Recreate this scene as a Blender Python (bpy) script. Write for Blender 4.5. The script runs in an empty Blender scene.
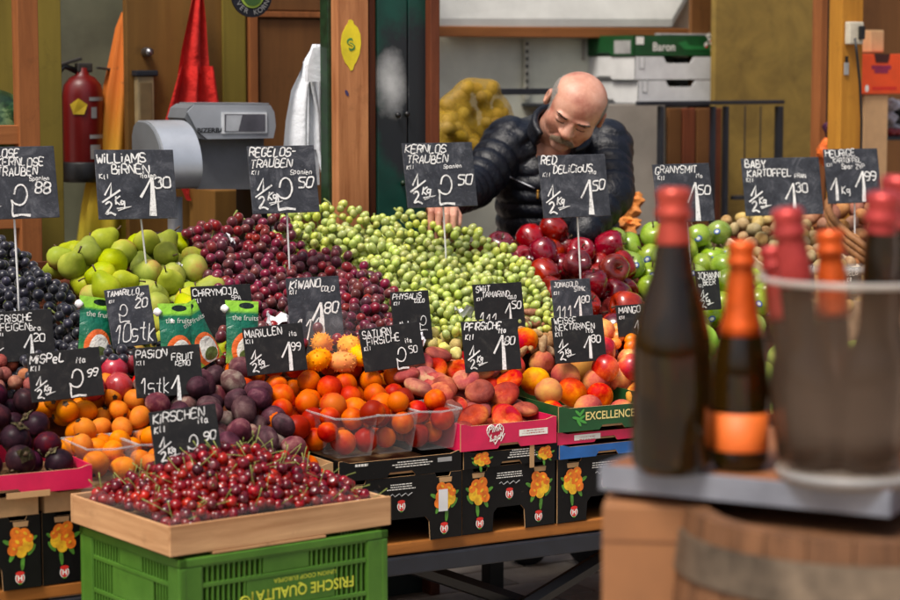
import bpy, bmesh, math, random
import numpy as np
from mathutils import Vector, Matrix, Euler
from mathutils.bvhtree import BVHTree
R = math.radians
SC = bpy.context.scene
COL = SC.collection
rng = random.Random(7)

# ---------------------------------------------------------------- camera
FPX, CAMH, PITCH = 2235.0, 1.60, math.atan(235 / 2235.0)      # focal length in pixels of a 900 wide frame
cd = bpy.data.cameras.new('camera'); cam = bpy.data.objects.new('camera', cd); COL.objects.link(cam)
cam.location = (0, 0, CAMH); cam.rotation_euler = (math.pi / 2 - PITCH, 0, 0)
cd.sensor_width = 36; cd.lens = 36 * FPX / 900; cd.clip_start = 0.05; cd.clip_end = 3000
cd.dof.use_dof = True; cd.dof.focus_distance = 5.75; cd.dof.aperture_fstop = 3.3; cd.dof.aperture_blades = 9
SC.camera = cam
# ---------------------------------------------------------------- sky, sun, exposure
SUN_EL, SUN_AZ = R(60), R(212)          # azimuth measured clockwise from +Y (north)
wd = bpy.data.worlds.new('World'); SC.world = wd; wd.use_nodes = True
wn = wd.node_tree; bg = wn.nodes['Background']
sky = wn.nodes.new('ShaderNodeTexSky'); sky.sky_type = 'NISHITA'; sky.sun_disc = False
sky.sun_elevation = SUN_EL; sky.sun_rotation = SUN_AZ; sky.air_density = 1.0; sky.dust_density = 6.0; sky.ozone_density = 0.6
wn.links.new(sky.outputs[0], bg.inputs[0]); bg.inputs[1].default_value = 0.06
sd = bpy.data.lights.new('sun', 'SUN'); sun = bpy.data.objects.new('sun', sd); COL.objects.link(sun)
sd.energy = 1.5; sd.angle = R(18); sd.color = (1.0, 0.955, 0.89)
sdir = Vector((math.sin(SUN_AZ) * math.cos(SUN_EL), math.cos(SUN_AZ) * math.cos(SUN_EL), math.sin(SUN_EL)))
sun.rotation_euler = sdir.to_track_quat('Z', 'Y').to_euler(); sun.location = sdir * 30
SC.view_settings.view_transform = 'Standard'; SC.view_settings.look = 'None'
SC.view_settings.exposure = 1.20; SC.view_settings.gamma = 1.0; SC.view_settings.use_curve_mapping = False
SC.cycles.use_denoising = True
SC.cycles.max_bounces = 8; SC.cycles.transparent_max_bounces = 12; SC.cycles.caustics_reflective = False; SC.cycles.caustics_refractive = False

# ---------------------------------------------------------------- frames of reference
PSI = R(30)                                                   # the stall runs 30 degrees away from the picture plane
ORG = Vector((0.073, 5.46)); UA = Vector((math.cos(PSI), math.sin(PSI))); VA = Vector((-math.sin(PSI), math.cos(PSI)))
def W(u, v, z): p = ORG + UA * u + VA * v; return Vector((p.x, p.y, z))
def ray(px, py):
    x = (px - 450) / FPX; y = (300 - py) / FPX
    return Vector((x, math.cos(PITCH) + y * math.sin(PITCH), -math.sin(PITCH) + y * math.cos(PITCH)))
def uvz(p): d = Vector((p[0], p[1])) - ORG; return d.dot(UA), d.dot(VA), p[2]
def onv(px, py, v):                                           # point on the plane v = const of the stall
    d = ray(px, py); d2 = Vector((d.x, d.y)); t = (v + ORG.dot(VA)) / d2.dot(VA)
    return uvz(Vector((0, 0, CAMH)) + d * t)
def aty(px, py, y): d = ray(px, py); return Vector((0, 0, CAMH)) + d * (y / d.y)
Z0, KZ = 0.70, 0.456                                          # mean slope of the fruit display
def slope(v): return Z0 + KZ * v
def onslope(px, py, dz=0.0):
    d = ray(px, py); d2 = Vector((d.x, d.y))
    t = (Z0 + dz - KZ * ORG.dot(VA) - CAMH) / (d.z - KZ * d2.dot(VA))
    return uvz(Vector((0, 0, CAMH)) + d * t)

# ---------------------------------------------------------------- materials
def lin(c):
    return tuple(((x / 255) / 12.92 if x / 255 <= .04045 else ((x / 255 + .055) / 1.055) ** 2.4) for x in c[:3]) + (1.0,)
MATS = {}
class NB:
    def __init__(s, name):
        s.m = bpy.data.materials.new(name); s.m.use_nodes = True; s.t = s.m.node_tree; s.b = s.t.nodes['Principled BSDF']; MATS[name] = s.m
    def n(s, ty, **k):
        o = s.t.nodes.new(ty)
        for a, b in k.items(): setattr(o, a, b)
        return o
    def l(s, a, b): s.t.links.new(a, b)
    def val(s, a, op, b, clamp=False):
        o = s.n('ShaderNodeMath', operation=op); o.use_clamp = clamp
        for i, x in enumerate((a, b)):
            if isinstance(x, (int, float)): o.inputs[i].default_value = x
            else: s.l(x, o.inputs[i])
        return o.outputs[0]
    def coord(s, scale=(1, 1, 1), kind='Object'):
        c = s.n('ShaderNodeTexCoord'); m = s.n('ShaderNodeMapping'); s.l(c.outputs[kind], m.inputs[0]); m.inputs['Scale'].default_value = scale
        return m.outputs[0]
    def rnd(s): return s.n('ShaderNodeObjectInfo').outputs['Random']
    def noise(s, vec, scale, detail=3, rough=.55, w=None, dist=0):
        o = s.n('ShaderNodeTexNoise'); o.noise_dimensions = '4D'; s.l(vec, o.inputs['Vector']); o.inputs['Scale'].default_value = scale
        o.inputs['Detail'].default_value = detail; o.inputs['Roughness'].default_value = rough; o.inputs['Distortion'].default_value = dist
        if w is not None: s.l(s.val(w, 'MULTIPLY', 37.0), o.inputs['W'])
        return o.outputs[0]
    def scuff(s, vec, col, to, scale=30, lo=.62, gain=4, r=None):
        return s.mix(s.val(s.val(s.noise(vec, scale, 6, .75, r, .6), 'SUBTRACT', lo, True), 'MULTIPLY', gain, True), col, to)
    def ramp(s, fac, stops):
        r = s.n('ShaderNodeValToRGB'); s.l(fac, r.inputs[0]); e = r.color_ramp.elements
        while len(e) < len(stops): e.new(.5)
        for x, (p, c) in zip(e, stops): x.position = p; x.color = lin(c)
        return r.outputs[0]
    def mix(s, f, a, b, mode='MIX'):
        o = s.n('ShaderNodeMix', data_type='RGBA', blend_type=mode)
        for sock, x in ((o.inputs[0], f), (o.inputs[6], a), (o.inputs[7], b)):
            if isinstance(x, (int, float)): sock.default_value = x
            elif isinstance(x, tuple): sock.default_value = lin(x)
            else: s.l(x, sock)
        return o.outputs[2]
    def hsv(s, col, h=None, sat=None, v=None):
        o = s.n('ShaderNodeHueSaturation'); s.l(col, o.inputs['Color'])
        for k, x in (('Hue', h), ('Saturation', sat), ('Value', v)):
            if x is None: continue
            if isinstance(x, (int, float)): o.inputs[k].default_value = x
            else: s.l(x, o.inputs[k])
        return o.outputs[0]
    def bump(s, h, strength, dist):
        o = s.n('ShaderNodeBump'); o.inputs['Strength'].default_value = strength; o.inputs['Distance'].default_value = dist
        s.l(h, o.inputs['Height']); s.l(o.outputs[0], s.b.inputs['Normal'])
    def set(s, **k):
        for a, x in k.items():
            a = a.replace('_', ' ')
            if isinstance(x, (int, float)) or (isinstance(x, tuple) and len(x) == 3 and 'Radius' in a): s.b.inputs[a].default_value = x
            elif isinstance(x, tuple): s.b.inputs[a].default_value = lin(x)
            else: s.l(x, s.b.inputs[a])
        return s

def plain(name, c, rough=.5, metal=0, var=.12, nscale=14, bump=.0, bscale=60, bdist=.002, **k):
    b = NB(name); v = b.coord(); r = b.rnd()
    f = b.noise(v, nscale, 4, .6, r)
    lo = tuple(max(0, x * (1 - var)) for x in c); hi = tuple(min(255, x * (1 + var)) for x in c)
    b.set(Base_Color=b.ramp(f, [(.3, lo), (.7, hi)]), Metallic=metal, **k)
    b.set(Roughness=b.val(b.val(f, 'MULTIPLY', .25), 'ADD', max(0, rough - .12)))
    if bump: b.bump(b.noise(v, bscale, 4, .6, r), bump, bdist)
    return b.m
def wood(name, dark, light, axis=2, scale=9, rough=.6, knots=True, bump=.25):
    b = NB(name); s = [1, 1, 1]; s[axis] = .07; r = b.rnd(); v = b.coord(tuple(s))
    f = b.noise(v, scale * 5, 5, .65, r, .6); g = b.noise(v, scale, 3, .5, r, 1.2)
    h = b.val(b.val(f, 'MULTIPLY', .55), 'ADD', b.val(g, 'MULTIPLY', .45))
    col = b.ramp(h, [(.32, dark), (.66, light)])
    if knots:
        s2 = [1, 1, 1]; s2[axis] = .45; k = b.n('ShaderNodeTexVoronoi'); k.inputs['Scale'].default_value = scale * .9; b.l(b.coord(tuple(s2)), k.inputs['Vector'])
        kk = b.ramp(k.outputs['Distance'], [(.07, (255, 255, 255)), (.15, (0, 0, 0))])
        kv = b.n('ShaderNodeRGBToBW'); b.l(kk, kv.inputs[0])
        col = b.mix(kv.outputs[0], col, tuple(x * .45 for x in dark))
    big = b.noise(b.coord(), 3.5, 4, .6, r)
    col = b.hsv(col, v=b.val(b.val(big, 'MULTIPLY', .5), 'ADD', .75))
    col = b.scuff(b.coord(), col, tuple(x * .5 for x in dark), 11, .56, 2.2, r)
    b.set(Base_Color=col, Roughness=rough, Specular_IOR_Level=.3); b.bump(h, bump, .002)
    return b.m
def fruit(name, stops, ns=9, detail=3, rough=.4, bump=.0, bscale=150, var=(.02, .15, .25), sss=0.0, sheen=0.0, coat=0.0, radial=0.0, speck=None, dist=.6, spec=None, blushaxis=None, ripe=.16, sat0=1.0):
    if spec is None: spec = .5 if rough < .36 else .10
    b = NB(name); v = b.coord(); r = b.rnd()
    f = b.noise(v, ns, detail, .55, r, dist)
    if blushaxis:                                             # one cheek of each fruit is ripened
        d = b.n('ShaderNodeVectorMath', operation='DOT_PRODUCT'); b.l(v, d.inputs[0]); d.inputs[1].default_value = blushaxis
        f = b.val(b.val(f, 'MULTIPLY', .62), 'ADD', b.val(b.val(d.outputs['Value'], 'ADD', .5), 'MULTIPLY', .38))
    f = b.val(f, 'ADD', b.val(b.val(r, 'SUBTRACT', .5), 'MULTIPLY', ripe))
    f = b.val(f, 'ADD', b.val(b.val(b.noise(v, ns * 5, 4, .7, r), 'SUBTRACT', .5), 'MULTIPLY', .22))
    col = b.ramp(f, stops)
    if speck:
        k = b.n('ShaderNodeTexVoronoi'); k.inputs['Scale'].default_value = speck[0]; b.l(v, k.inputs['Vector'])
        bw = b.n('ShaderNodeRGBToBW'); b.l(b.ramp(k.outputs['Distance'], [(speck[2], (255, 255, 255)), (speck[2] * 1.6, (0, 0, 0))]), bw.inputs[0])
        col = b.mix(b.val(bw.outputs[0], 'MULTIPLY', .8), col, speck[1])
    rr = b.n('ShaderNodeMath', operation='FRACT'); b.l(b.val(r, 'MULTIPLY', 7.31), rr.inputs[0])
    col = b.hsv(col, h=b.val(b.val(r, 'SUBTRACT', .5), 'MULTIPLY', var[0] * 2) if 0 else b.val(b.val(b.val(r, 'SUBTRACT', .5), 'MULTIPLY', var[0] * 2), 'ADD', .5),
                sat=b.val(b.val(b.val(rr.outputs[0], 'SUBTRACT', .5), 'MULTIPLY', var[1] * 2), 'ADD', sat0),
                v=b.val(b.val(b.val(rr.outputs[0], 'SUBTRACT', .5), 'MULTIPLY', var[2] * 2), 'ADD', 1.0))
    b.set(Base_Color=col, Roughness=b.val(b.val(b.noise(v, 6, 2, .5, r), 'MULTIPLY', .25), 'ADD', max(.02, rough - .12)), Specular_IOR_Level=spec)
    if sss: b.set(Subsurface_Weight=sss, Subsurface_Radius=(.010, .006, .003), Subsurface_Scale=1.0)
    if sheen: b.set(Sheen_Weight=sheen, Sheen_Roughness=.5)
    if coat: b.set(Coat_Weight=coat, Coat_Roughness=.12)
    if bump: b.bump(b.noise(v, bscale, 3, .6, r), bump, .002)
    return b.m
# unit fruits are built with radius 0.5, so noise scales are per fruit
# ---------------------------------------------------------------- mesh helpers
def mk(name, vs, fs, mats, smooth=False, idx=None):
    m = bpy.data.meshes.new(name); m.from_pydata([tuple(v) for v in vs], [], [tuple(f) for f in fs])
    for x in (mats if isinstance(mats, (list, tuple)) else [mats]): m.materials.append(x)
    if idx is not None: m.polygons.foreach_set('material_index', list(idx))
    if smooth: m.polygons.foreach_set('use_smooth', [True] * len(m.polygons))
    m.update(); return m
def ob(name, mesh, parent=None, loc=(0, 0, 0), rot=(0, 0, 0), scale=None):
    o = bpy.data.objects.new(name, mesh); COL.objects.link(o); o.location = loc
    if isinstance(rot, Matrix): o.rotation_euler = rot.to_euler()
    else: o.rotation_euler = rot
    if scale is not None: o.scale = scale if hasattr(scale, '__len__') else (scale,) * 3
    if parent: o.parent = parent
    return o
def tag(o, label, cat, group=None):
    o['label'] = label; o['category'] = cat
    if group: o['group'] = group
    return o
def kind(o, k, label=None):
    o['kind'] = k
    if label: o['label'] = label
    return o
def thing(name, label, cat, loc, rz=0.0, group=None):
    o = ob(name, None, None, loc, (0, 0, rz)); o.empty_display_size = .05
    return tag(o, label, cat, group)
class MB:                                                     # collects shapes into one mesh
    def __init__(s): s.v = []; s.f = []; s.i = []
    def add(s, vs, fs, mi=0):
        n = len(s.v); s.v += [tuple(v) for v in vs]; s.f += [tuple(x + n for x in f) for f in fs]; s.i += [mi] * len(fs); return s
    def box(s, a, b, mi=0, M=None):
        (x0, y0, z0), (x1, y1, z1) = a, b
        vs = [Vector(p) for p in ((x0, y0, z0), (x1, y0, z0), (x1, y1, z0), (x0, y1, z0), (x0, y0, z1), (x1, y0, z1), (x1, y1, z1), (x0, y1, z1))]
        if M: vs = [M @ v for v in vs]
        return s.add(vs, [(0, 3, 2, 1), (4, 5, 6, 7), (0, 1, 5, 4), (1, 2, 6, 5), (2, 3, 7, 6), (3, 0, 4, 7)], mi)
    def cbox(s, a, b, c=.004, mi=0, M=None):                  # box with chamfered edges
        bm = bmesh.new(); bmesh.ops.create_cube(bm, size=1)
        d = [b[k] - a[k] for k in range(3)]
        for v in bm.verts: v.co = Vector([(a[k] + b[k]) / 2 + v.co[k] * d[k] for k in range(3)])
        c = min(c, min(abs(x) for x in d) * .4)
        bmesh.ops.bevel(bm, geom=bm.edges[:], offset=c, segments=2, profile=.6, affect='EDGES')
        bm.verts.index_update()
        vs = [v.co.copy() for v in bm.verts]
        if M: vs = [M @ v for v in vs]
        s.add(vs, [tuple(v.index for v in f.verts) for f in bm.faces], mi); bm.free(); return s
    def tube(s, pts, r, n=8, mi=0, cap=True, closed=False):
        pts = [Vector(p) for p in pts]; rs = r if hasattr(r, '__len__') else [r] * len(pts); vs = []; fs = []
        up = None
        for k, p in enumerate(pts):
            t = (pts[min(k + 1, len(pts) - 1)] - pts[max(k - 1, 0)]).normalized()
            if up is None: up = t.orthogonal().normalized()
            up = (up - t * up.dot(t)); up = up.normalized() if up.length > 1e-6 else t.orthogonal().normalized()
            w = t.cross(up)
            for j in range(n):
                a = 2 * math.pi * j / n; vs.append(p + (up * math.cos(a) + w * math.sin(a)) * rs[k])
        for k in range(len(pts) - 1):
            for j in range(n): fs.append((k * n + j, k * n + (j + 1) % n, (k + 1) * n + (j + 1) % n, (k + 1) * n + j))
        if cap: fs.append(tuple(range(n - 1, -1, -1))); fs.append(tuple((len(pts) - 1) * n + j for j in range(n)))
        return s.add(vs, fs, mi)
    def lathe(s, prof, n=24, mi=0, c=(0, 0, 0), M=None, mis=None):    # prof: (radius, z)
        vs = []; fs = []; c = Vector(c); ii = []
        for (r, z) in prof:
            for j in range(n):
                a = 2 * math.pi * j / n; p = Vector((r * math.cos(a), r * math.sin(a), z)) + c
                vs.append(M @ p if M else p)
        for k in range(len(prof) - 1):
            for j in range(n):
                fs.append((k * n + j, k * n + (j + 1) % n, (k + 1) * n + (j + 1) % n, (k + 1) * n + j)); ii.append(mis[k] if mis else mi)
        if prof[0][0] > 1e-5: fs.append(tuple(range(n - 1, -1, -1))); ii.append(ii[0])
        if prof[-1][0] > 1e-5: fs.append(tuple((len(prof) - 1) * n + j for j in range(n))); ii.append(ii[-2 if prof[0][0] > 1e-5 else -1])
        q = len(s.i); s.add(vs, fs, 0); s.i[q:] = ii; return s
    def prism(s, poly, y0, y1, mi=0, side=None, M=None):      # poly in x,z; extruded along y
        n = len(poly); vs = [Vector((x, y0, z)) for x, z in poly] + [Vector((x, y1, z)) for x, z in poly]
        if M: vs = [M @ v for v in vs]
        ar = sum(poly[k][0] * poly[(k + 1) % n][1] - poly[(k + 1) % n][0] * poly[k][1] for k in range(n))
        f = [tuple(range(n)), tuple(range(2 * n - 1, n - 1, -1))] + [(k, n + k, n + (k + 1) % n, (k + 1) % n) for k in range(n)]
        if ar < 0: f = [x[::-1] for x in f]
        q = len(s.i); s.add(vs, f, mi)
        if side is not None: s.i[q + 2:] = [side] * n
        return s
    def mesh(s, name, mats, smooth=False): return mk(name, s.v, s.f, mats, smooth, s.i)
    def build(s, name, mats, parent=None, loc=(0, 0, 0), rot=(0, 0, 0), smooth=False, auto=None):
        o = ob(name, s.mesh(name, mats, smooth or auto is not None), parent, loc, rot)
        if auto is not None: o.data.set_sharp_from_angle(angle=R(auto))
        return o
def disc(c, r, n=20, sx=1.0, sz=1.0, rot=0.0): return [(c[0] + sx * r * math.cos(a) * math.cos(rot) - sz * r * math.sin(a) * math.sin(rot), c[1] + sx * r * math.cos(a) * math.sin(rot) + sz * r * math.sin(a) * math.cos(rot)) for a in [2 * math.pi * k / n for k in range(n)]]
def flat(mb, poly, y, mi):                                    # printed patch facing -y
    n = len(poly); ar = sum(poly[k][0] * poly[(k + 1) % n][1] - poly[(k + 1) % n][0] * poly[k][1] for k in range(n))
    p = poly if ar > 0 else poly[::-1]
    mb.add([(x, y, z) for x, z in p], [tuple(range(n))], mi)
def rect(x0, z0, x1, z1): return [(x0, z0), (x1, z0), (x1, z1), (x0, z1)]
def type_mesh(name, s, size, m, bold=0.0, align='CENTER'):    # typeset print, in the xz plane facing -y
    c = bpy.data.curves.new(name, 'FONT'); c.body = s; c.size = size; c.align_x = align; c.align_y = 'CENTER'; c.offset = bold; c.resolution_u = 3
    o = bpy.data.objects.new(name, c); COL.objects.link(o)
    bpy.context.view_layer.update()
    me = bpy.data.meshes.new_from_object(o.evaluated_get(bpy.context.evaluated_depsgraph_get())); bpy.data.objects.remove(o); bpy.data.curves.remove(c)
    me.transform(Matrix.Rotation(math.pi / 2, 4, 'X')); me.materials.clear(); me.materials.append(m); me.name = name
    return me

# ---------------------------------------------------------------- shared materials
kraft = plain('kraft_cardboard', (178, 140, 96), .8, var=.1, bump=.2)
black_card = NB('black_printed_card'); _v = black_card.coord(); _r = black_card.rnd(); _f = black_card.noise(_v, 45, 6, .75, _r, .5)
black_card.set(Base_Color=black_card.mix(black_card.val(black_card.val(_f, 'SUBTRACT', .64, True), 'MULTIPLY', 5, True), black_card.ramp(black_card.noise(_v, 7, 3, .5, _r), [(.3, (8, 8, 8)), (.7, (17, 16, 15))]), (112, 96, 78)), Roughness=.5, Specular_IOR_Level=.22); black_card.bump(black_card.noise(_v, 12, 4, .6, _r), .35, .01); black_card = black_card.m
pink_card = plain('pink_printed_card', (205, 28, 78), .42, var=.07)
magenta_card = plain('magenta_printed_card', (150, 22, 70), .5, var=.1)
green_card = plain('green_printed_card', (22, 74, 36), .42, var=.12)
blue_card = plain('blue_printed_card', (28, 92, 160), .45, var=.1)
white_card = plain('white_card', (214, 214, 212), .6, var=.05)
ink_white = plain('white_ink', (235, 232, 222), .6, var=.04)
ink_red = plain('red_ink', (210, 40, 32), .5, var=.05)
ink_orange = plain('orange_ink', (240, 112, 24), .5, var=.22, nscale=60)
ink_yellow = plain('yellow_ink', (246, 172, 34), .5, var=.2, nscale=60)
ink_green = plain('green_ink', (74, 128, 40), .5, var=.25, nscale=60)
ink_grey = plain('grey_ink', (150, 150, 148), .6)
chalk = NB('white_chalk'); chalk.set(Base_Color=(236, 236, 232), Roughness=.9, Specular_IOR_Level=.1)
_t = chalk.n('ShaderNodeBsdfTransparent'); _m = chalk.n('ShaderNodeMixShader'); _n = chalk.noise(chalk.coord(), 260, 4, .75, chalk.rnd()); _n2 = chalk.noise(chalk.coord(), 30, 3, .6, chalk.rnd())
chalk.l(chalk.val(chalk.val(chalk.val(chalk.val(_n, 'MULTIPLY', .6), 'ADD', chalk.val(_n2, 'MULTIPLY', .4)), 'SUBTRACT', .33), 'MULTIPLY', 6.0, True), _m.inputs[0]); chalk.l(_t.outputs[0], _m.inputs[1]); chalk.l(chalk.b.outputs[0], _m.inputs[2]); chalk.l(_m.outputs[0], chalk.t.nodes['Material Output'].inputs[0]); chalk = chalk.m
slate = NB('chalkboard_sky_grey')
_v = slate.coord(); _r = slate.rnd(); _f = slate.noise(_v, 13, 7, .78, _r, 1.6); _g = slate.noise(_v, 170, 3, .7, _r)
_c = slate.ramp(_f, [(.36, (36, 38, 43)), (.52, (56, 58, 64)), (.64, (92, 94, 99)), (.78, (140, 141, 144))])  # lighter greys put the sky's reflection into the colour, with chalk dust smears
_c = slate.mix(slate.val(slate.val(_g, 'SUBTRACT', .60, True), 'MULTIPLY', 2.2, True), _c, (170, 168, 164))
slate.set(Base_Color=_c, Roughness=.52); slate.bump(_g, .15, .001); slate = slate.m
slate_dark = NB('chalkboard_slate_dark')
_v = slate_dark.coord(); _r = slate_dark.rnd(); _f = slate_dark.noise(_v, 30, 6, .75, _r, .8)
slate_dark.set(Base_Color=slate_dark.ramp(_f, [(.40, (13, 13, 13)), (.55, (24, 23, 22)), (.66, (52, 50, 46)), (.8, (100, 96, 90))]), Roughness=.6); slate_dark = slate_dark.m
steel = plain('galvanised_steel', (150, 152, 156), .35, 1.0, var=.12)
dark_metal = plain('dark_painted_metal', (27, 30, 37), .5, var=.2)
black_plastic = plain('black_plastic', (18, 18, 19), .45, var=.2)
white_plastic = plain('white_plastic', (232, 232, 230), .35, var=.03)
def clearmat(name, tint, alpha, rough=.12):
    b = NB(name); tr = b.n('ShaderNodeBsdfTransparent'); tr.inputs[0].default_value = lin(tint)
    b.set(Base_Color=(225, 228, 228), Roughness=rough, Specular_IOR_Level=.6); mx = b.n('ShaderNodeMixShader'); out = b.t.nodes['Material Output']
    f = b.noise(b.coord(), 9, 3, .6, b.rnd()); b.l(b.val(b.val(f, 'MULTIPLY', alpha), 'ADD', alpha * .5), mx.inputs[0])
    b.l(tr.outputs[0], mx.inputs[1]); b.l(b.b.outputs[0], mx.inputs[2]); b.l(mx.outputs[0], out.inputs[0]); return b.m
clear_film = clearmat('clear_plastic_film', (250, 250, 250), .12)
punnet_plastic = clearmat('clear_punnet_plastic', (248, 248, 248), .07)
tissue = plain('white_tissue_paper', (225, 225, 228), .8, var=.05)
# ================================================================ THE SETTING
paving = NB('stone_paving')
_v = paving.coord(); _f = paving.noise(_v, 6, 5, .65)
paving.set(Base_Color=paving.ramp(_f, [(.3, (132, 122, 112)), (.7, (172, 160, 148))]), Roughness=.85); paving.bump(paving.noise(_v, 90, 4, .6), .25, .003); paving = paving.m
joint = plain('paving_joint', (58, 54, 50), .95, var=.15)
g = ob('ground', mk('ground', [(-900, -900, -.012), (900, -900, -.012), (900, 900, -.012), (-900, 900, -.012)], [(0, 1, 2, 3)], joint)); kind(g, 'structure')
gp = MB(); gp.cbox((0, 0, -.03), (.293, .193, 0), .006); gm = gp.mesh('paving_stone', [paving])
for a in range(-3, 12):
    for b_ in range(-3, 14):
        p = W(-.4 + a * .30 + (.15 if b_ % 2 else 0), -.5 + b_ * .20, rng.uniform(-.002, .002)); ob('paving_stone', gm, g, p, (0, 0, PSI))
ap = MB()                                                     # the pavement beyond goes on as one sheet with the same stone
ap.add([(-30, -20, -.008), (30, -20, -.008), (30, 30, -.008), (-30, 30, -.008)], [(0, 1, 2, 3)])
kind(ap.build('pavement', [paving]), 'structure')

# ---- market hut: walls, posts and partitions stand in the stall's own frame (u along the stall, v inwards)
def slab(name, px0, py0, px1, py1, v, thick, m, label=None, cat=None, z0=None, z1=None, parent=None, ch=.004, group=None):
    pm = (py0 + py1) / 2
    u0 = onv(px0, pm, v)[0]; u1 = onv(px1, pm, v)[0]
    a = onv((px0 + px1) / 2, py1, v)[2] if z0 is None else z0; b = onv((px0 + px1) / 2, py0, v)[2] if z1 is None else z1
    mb = MB(); mb.cbox((0, 0, 0), (u1 - u0, thick, b - a), ch)
    o = mb.build(name, [m] if not isinstance(m, (list, tuple)) else list(m), parent, W(u0, v, a) if parent is None else (0, 0, 0), (0, 0, PSI) if parent is None else (0, 0, 0))
    if label: tag(o, label, cat, group)
    return o
TOP = 2.35
w_post = wood('fir_post_wood', (136, 78, 42), (206, 142, 94), 2, 9)
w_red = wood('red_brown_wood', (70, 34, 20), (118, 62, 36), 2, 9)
w_wall = wood('brown_ply_wall', (96, 66, 28), (130, 94, 44), 2, 3, knots=False, bump=.1)
w_panel = wood('cabinet_wood', (84, 52, 24), (118, 78, 40), 2, 3, knots=False, bump=.1)
w_trim = wood('orange_brown_trim', (120, 70, 34), (160, 98, 54), 2, 8, knots=False)
w_yel = wood('yellow_pine', (142, 88, 22), (196, 138, 48), 2, 6)
w_olive = wood('olive_board', (104, 90, 30), (134, 116, 46), 2, 3, knots=False, bump=.1)
w_shelf = wood('shelf_wood_flat', (132, 78, 40), (176, 112, 64), 0, 8, knots=False)
greywall = plain('grey_green_wall', (106, 108, 88), .8, var=.14, nscale=5)
beige = plain('pale_wall_panel', (200, 200, 182), .7, var=.09, nscale=4)
grime = plain('grey_beige_board', (150, 142, 130), .8, var=.1, nscale=5)
yellowwall = NB('yellow_olive_wall'); _v = yellowwall.coord(); _f = yellowwall.noise(_v, 5, 5, .65, None, 1.5); _h = yellowwall.noise(_v, 34, 4, .7)
_c = yellowwall.mix(yellowwall.val(yellowwall.val(_h, 'SUBTRACT', .62, True), 'MULTIPLY', 3.0, True), yellowwall.ramp(_f, [(.3, (112, 90, 36)), (.7, (148, 122, 54))]), (92, 66, 32))
yellowwall.set(Base_Color=_c, Roughness=.7); yellowwall = yellowwall.m
dgreen = plain('dark_green_paint', (20, 44, 22), .45, var=.4, nscale=30)

tag(slab('post', 338, 0, 369, 250, 1.10, .07, w_post, 'knotty light fir post with the yellow lemon sticker', 'post', 0, TOP), 'knotty light fir post with the yellow lemon sticker', 'post')
slab('trim_board', 369.6, 0, 376, 250, 1.13, .05, w_red, 'dark red brown strip for the shaded side of the fir post by the locker', 'trim board', 0, TOP)  # dark board stands for the fir post's shaded side and the gap
slab('trim_board', 328, 0, 337.6, 250, 1.14, .05, dgreen, 'narrow dark green board beside the white carrier bags', 'trim board', 0, TOP)
slab('door_frame', 430.5, 0, 440, 250, 1.09, .10, w_red, 'dark red brown door frame beside the green locker', 'door frame', 0, TOP)
# green locker with two doors and an airbrushed white cloud in a black ring
lk = NB('green_locker_paint'); _v = lk.coord()
def _blob(b, cx, cz, rx, rz):
    m = b.n('ShaderNodeMapping'); b.l(_v, m.inputs[0]); m.inputs['Location'].default_value = (-cx / rx, 0, -cz / rz); m.inputs['Scale'].default_value = (1 / rx, 0, 1 / rz)
    l_ = b.n('ShaderNodeVectorMath', operation='LENGTH'); b.l(m.outputs[0], l_.inputs[0])
    return b.val(b.val(l_.outputs['Value'], 'ADD', b.val(b.noise(_v, 11, 5, .65), 'MULTIPLY', 1.1)), 'SUBTRACT', .55)
u0l = onv(377.5, 100, 1.12)[0]; zc = onv(400, 85, 1.12)[2]; zk = onv(400, 100, 1.12)[2]
d1 = _blob(lk, .045, zc, .062, .115); d2 = _blob(lk, .10, zk, .13, .27)
_g = lk.ramp(lk.noise(_v, 9, 4), [(.3, (10, 50, 42)), (.7, (18, 74, 62))])
def bw(b, x): o = b.n('ShaderNodeRGBToBW'); b.l(x, o.inputs[0]); return o.outputs[0]
_c = lk.mix(bw(lk, lk.ramp(d2, [(.72, (255, 255, 255)), (1.0, (0, 0, 0))])), _g, (30, 34, 38))
_c = lk.mix(bw(lk, lk.ramp(d1, [(.10, (255, 255, 255)), (1.10, (0, 0, 0))])), _c, (188, 190, 190))
lk.set(Base_Color=_c, Roughness=.42); lk = lk.m
lt = thing('locker', 'dark green metal locker with an airbrushed white cloud', 'locker', W(u0l, 1.12, 0), PSI)
wl = onv(430, 100, 1.12)[0] - u0l
for a, b_ in ((.0, .565), (.585, 1.0)):
    MB().cbox((wl * a, 0, 0.3), (wl * b_, .022, TOP), .004).build('door', [lk], lt)
MB().box((0, .024, 0), (wl, .06, TOP)).build('carcass', [plain('locker_dark', (8, 26, 22), .6)], lt)
for px, py in ((398, 115), (407, 114), (403, 183)):
    u, v, z = onv(px, py, 1.11); mb = MB(); mb.lathe([(0, 0), (.007, .002), (.009, .007), (.005, .012), (.004, .02)], 12, M=Matrix.Rotation(-math.pi / 2, 4, 'X'))
    mb.build('knob', [black_plastic if py < 150 else dgreen], lt, (u - u0l, -.018, z), smooth=True)
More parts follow.
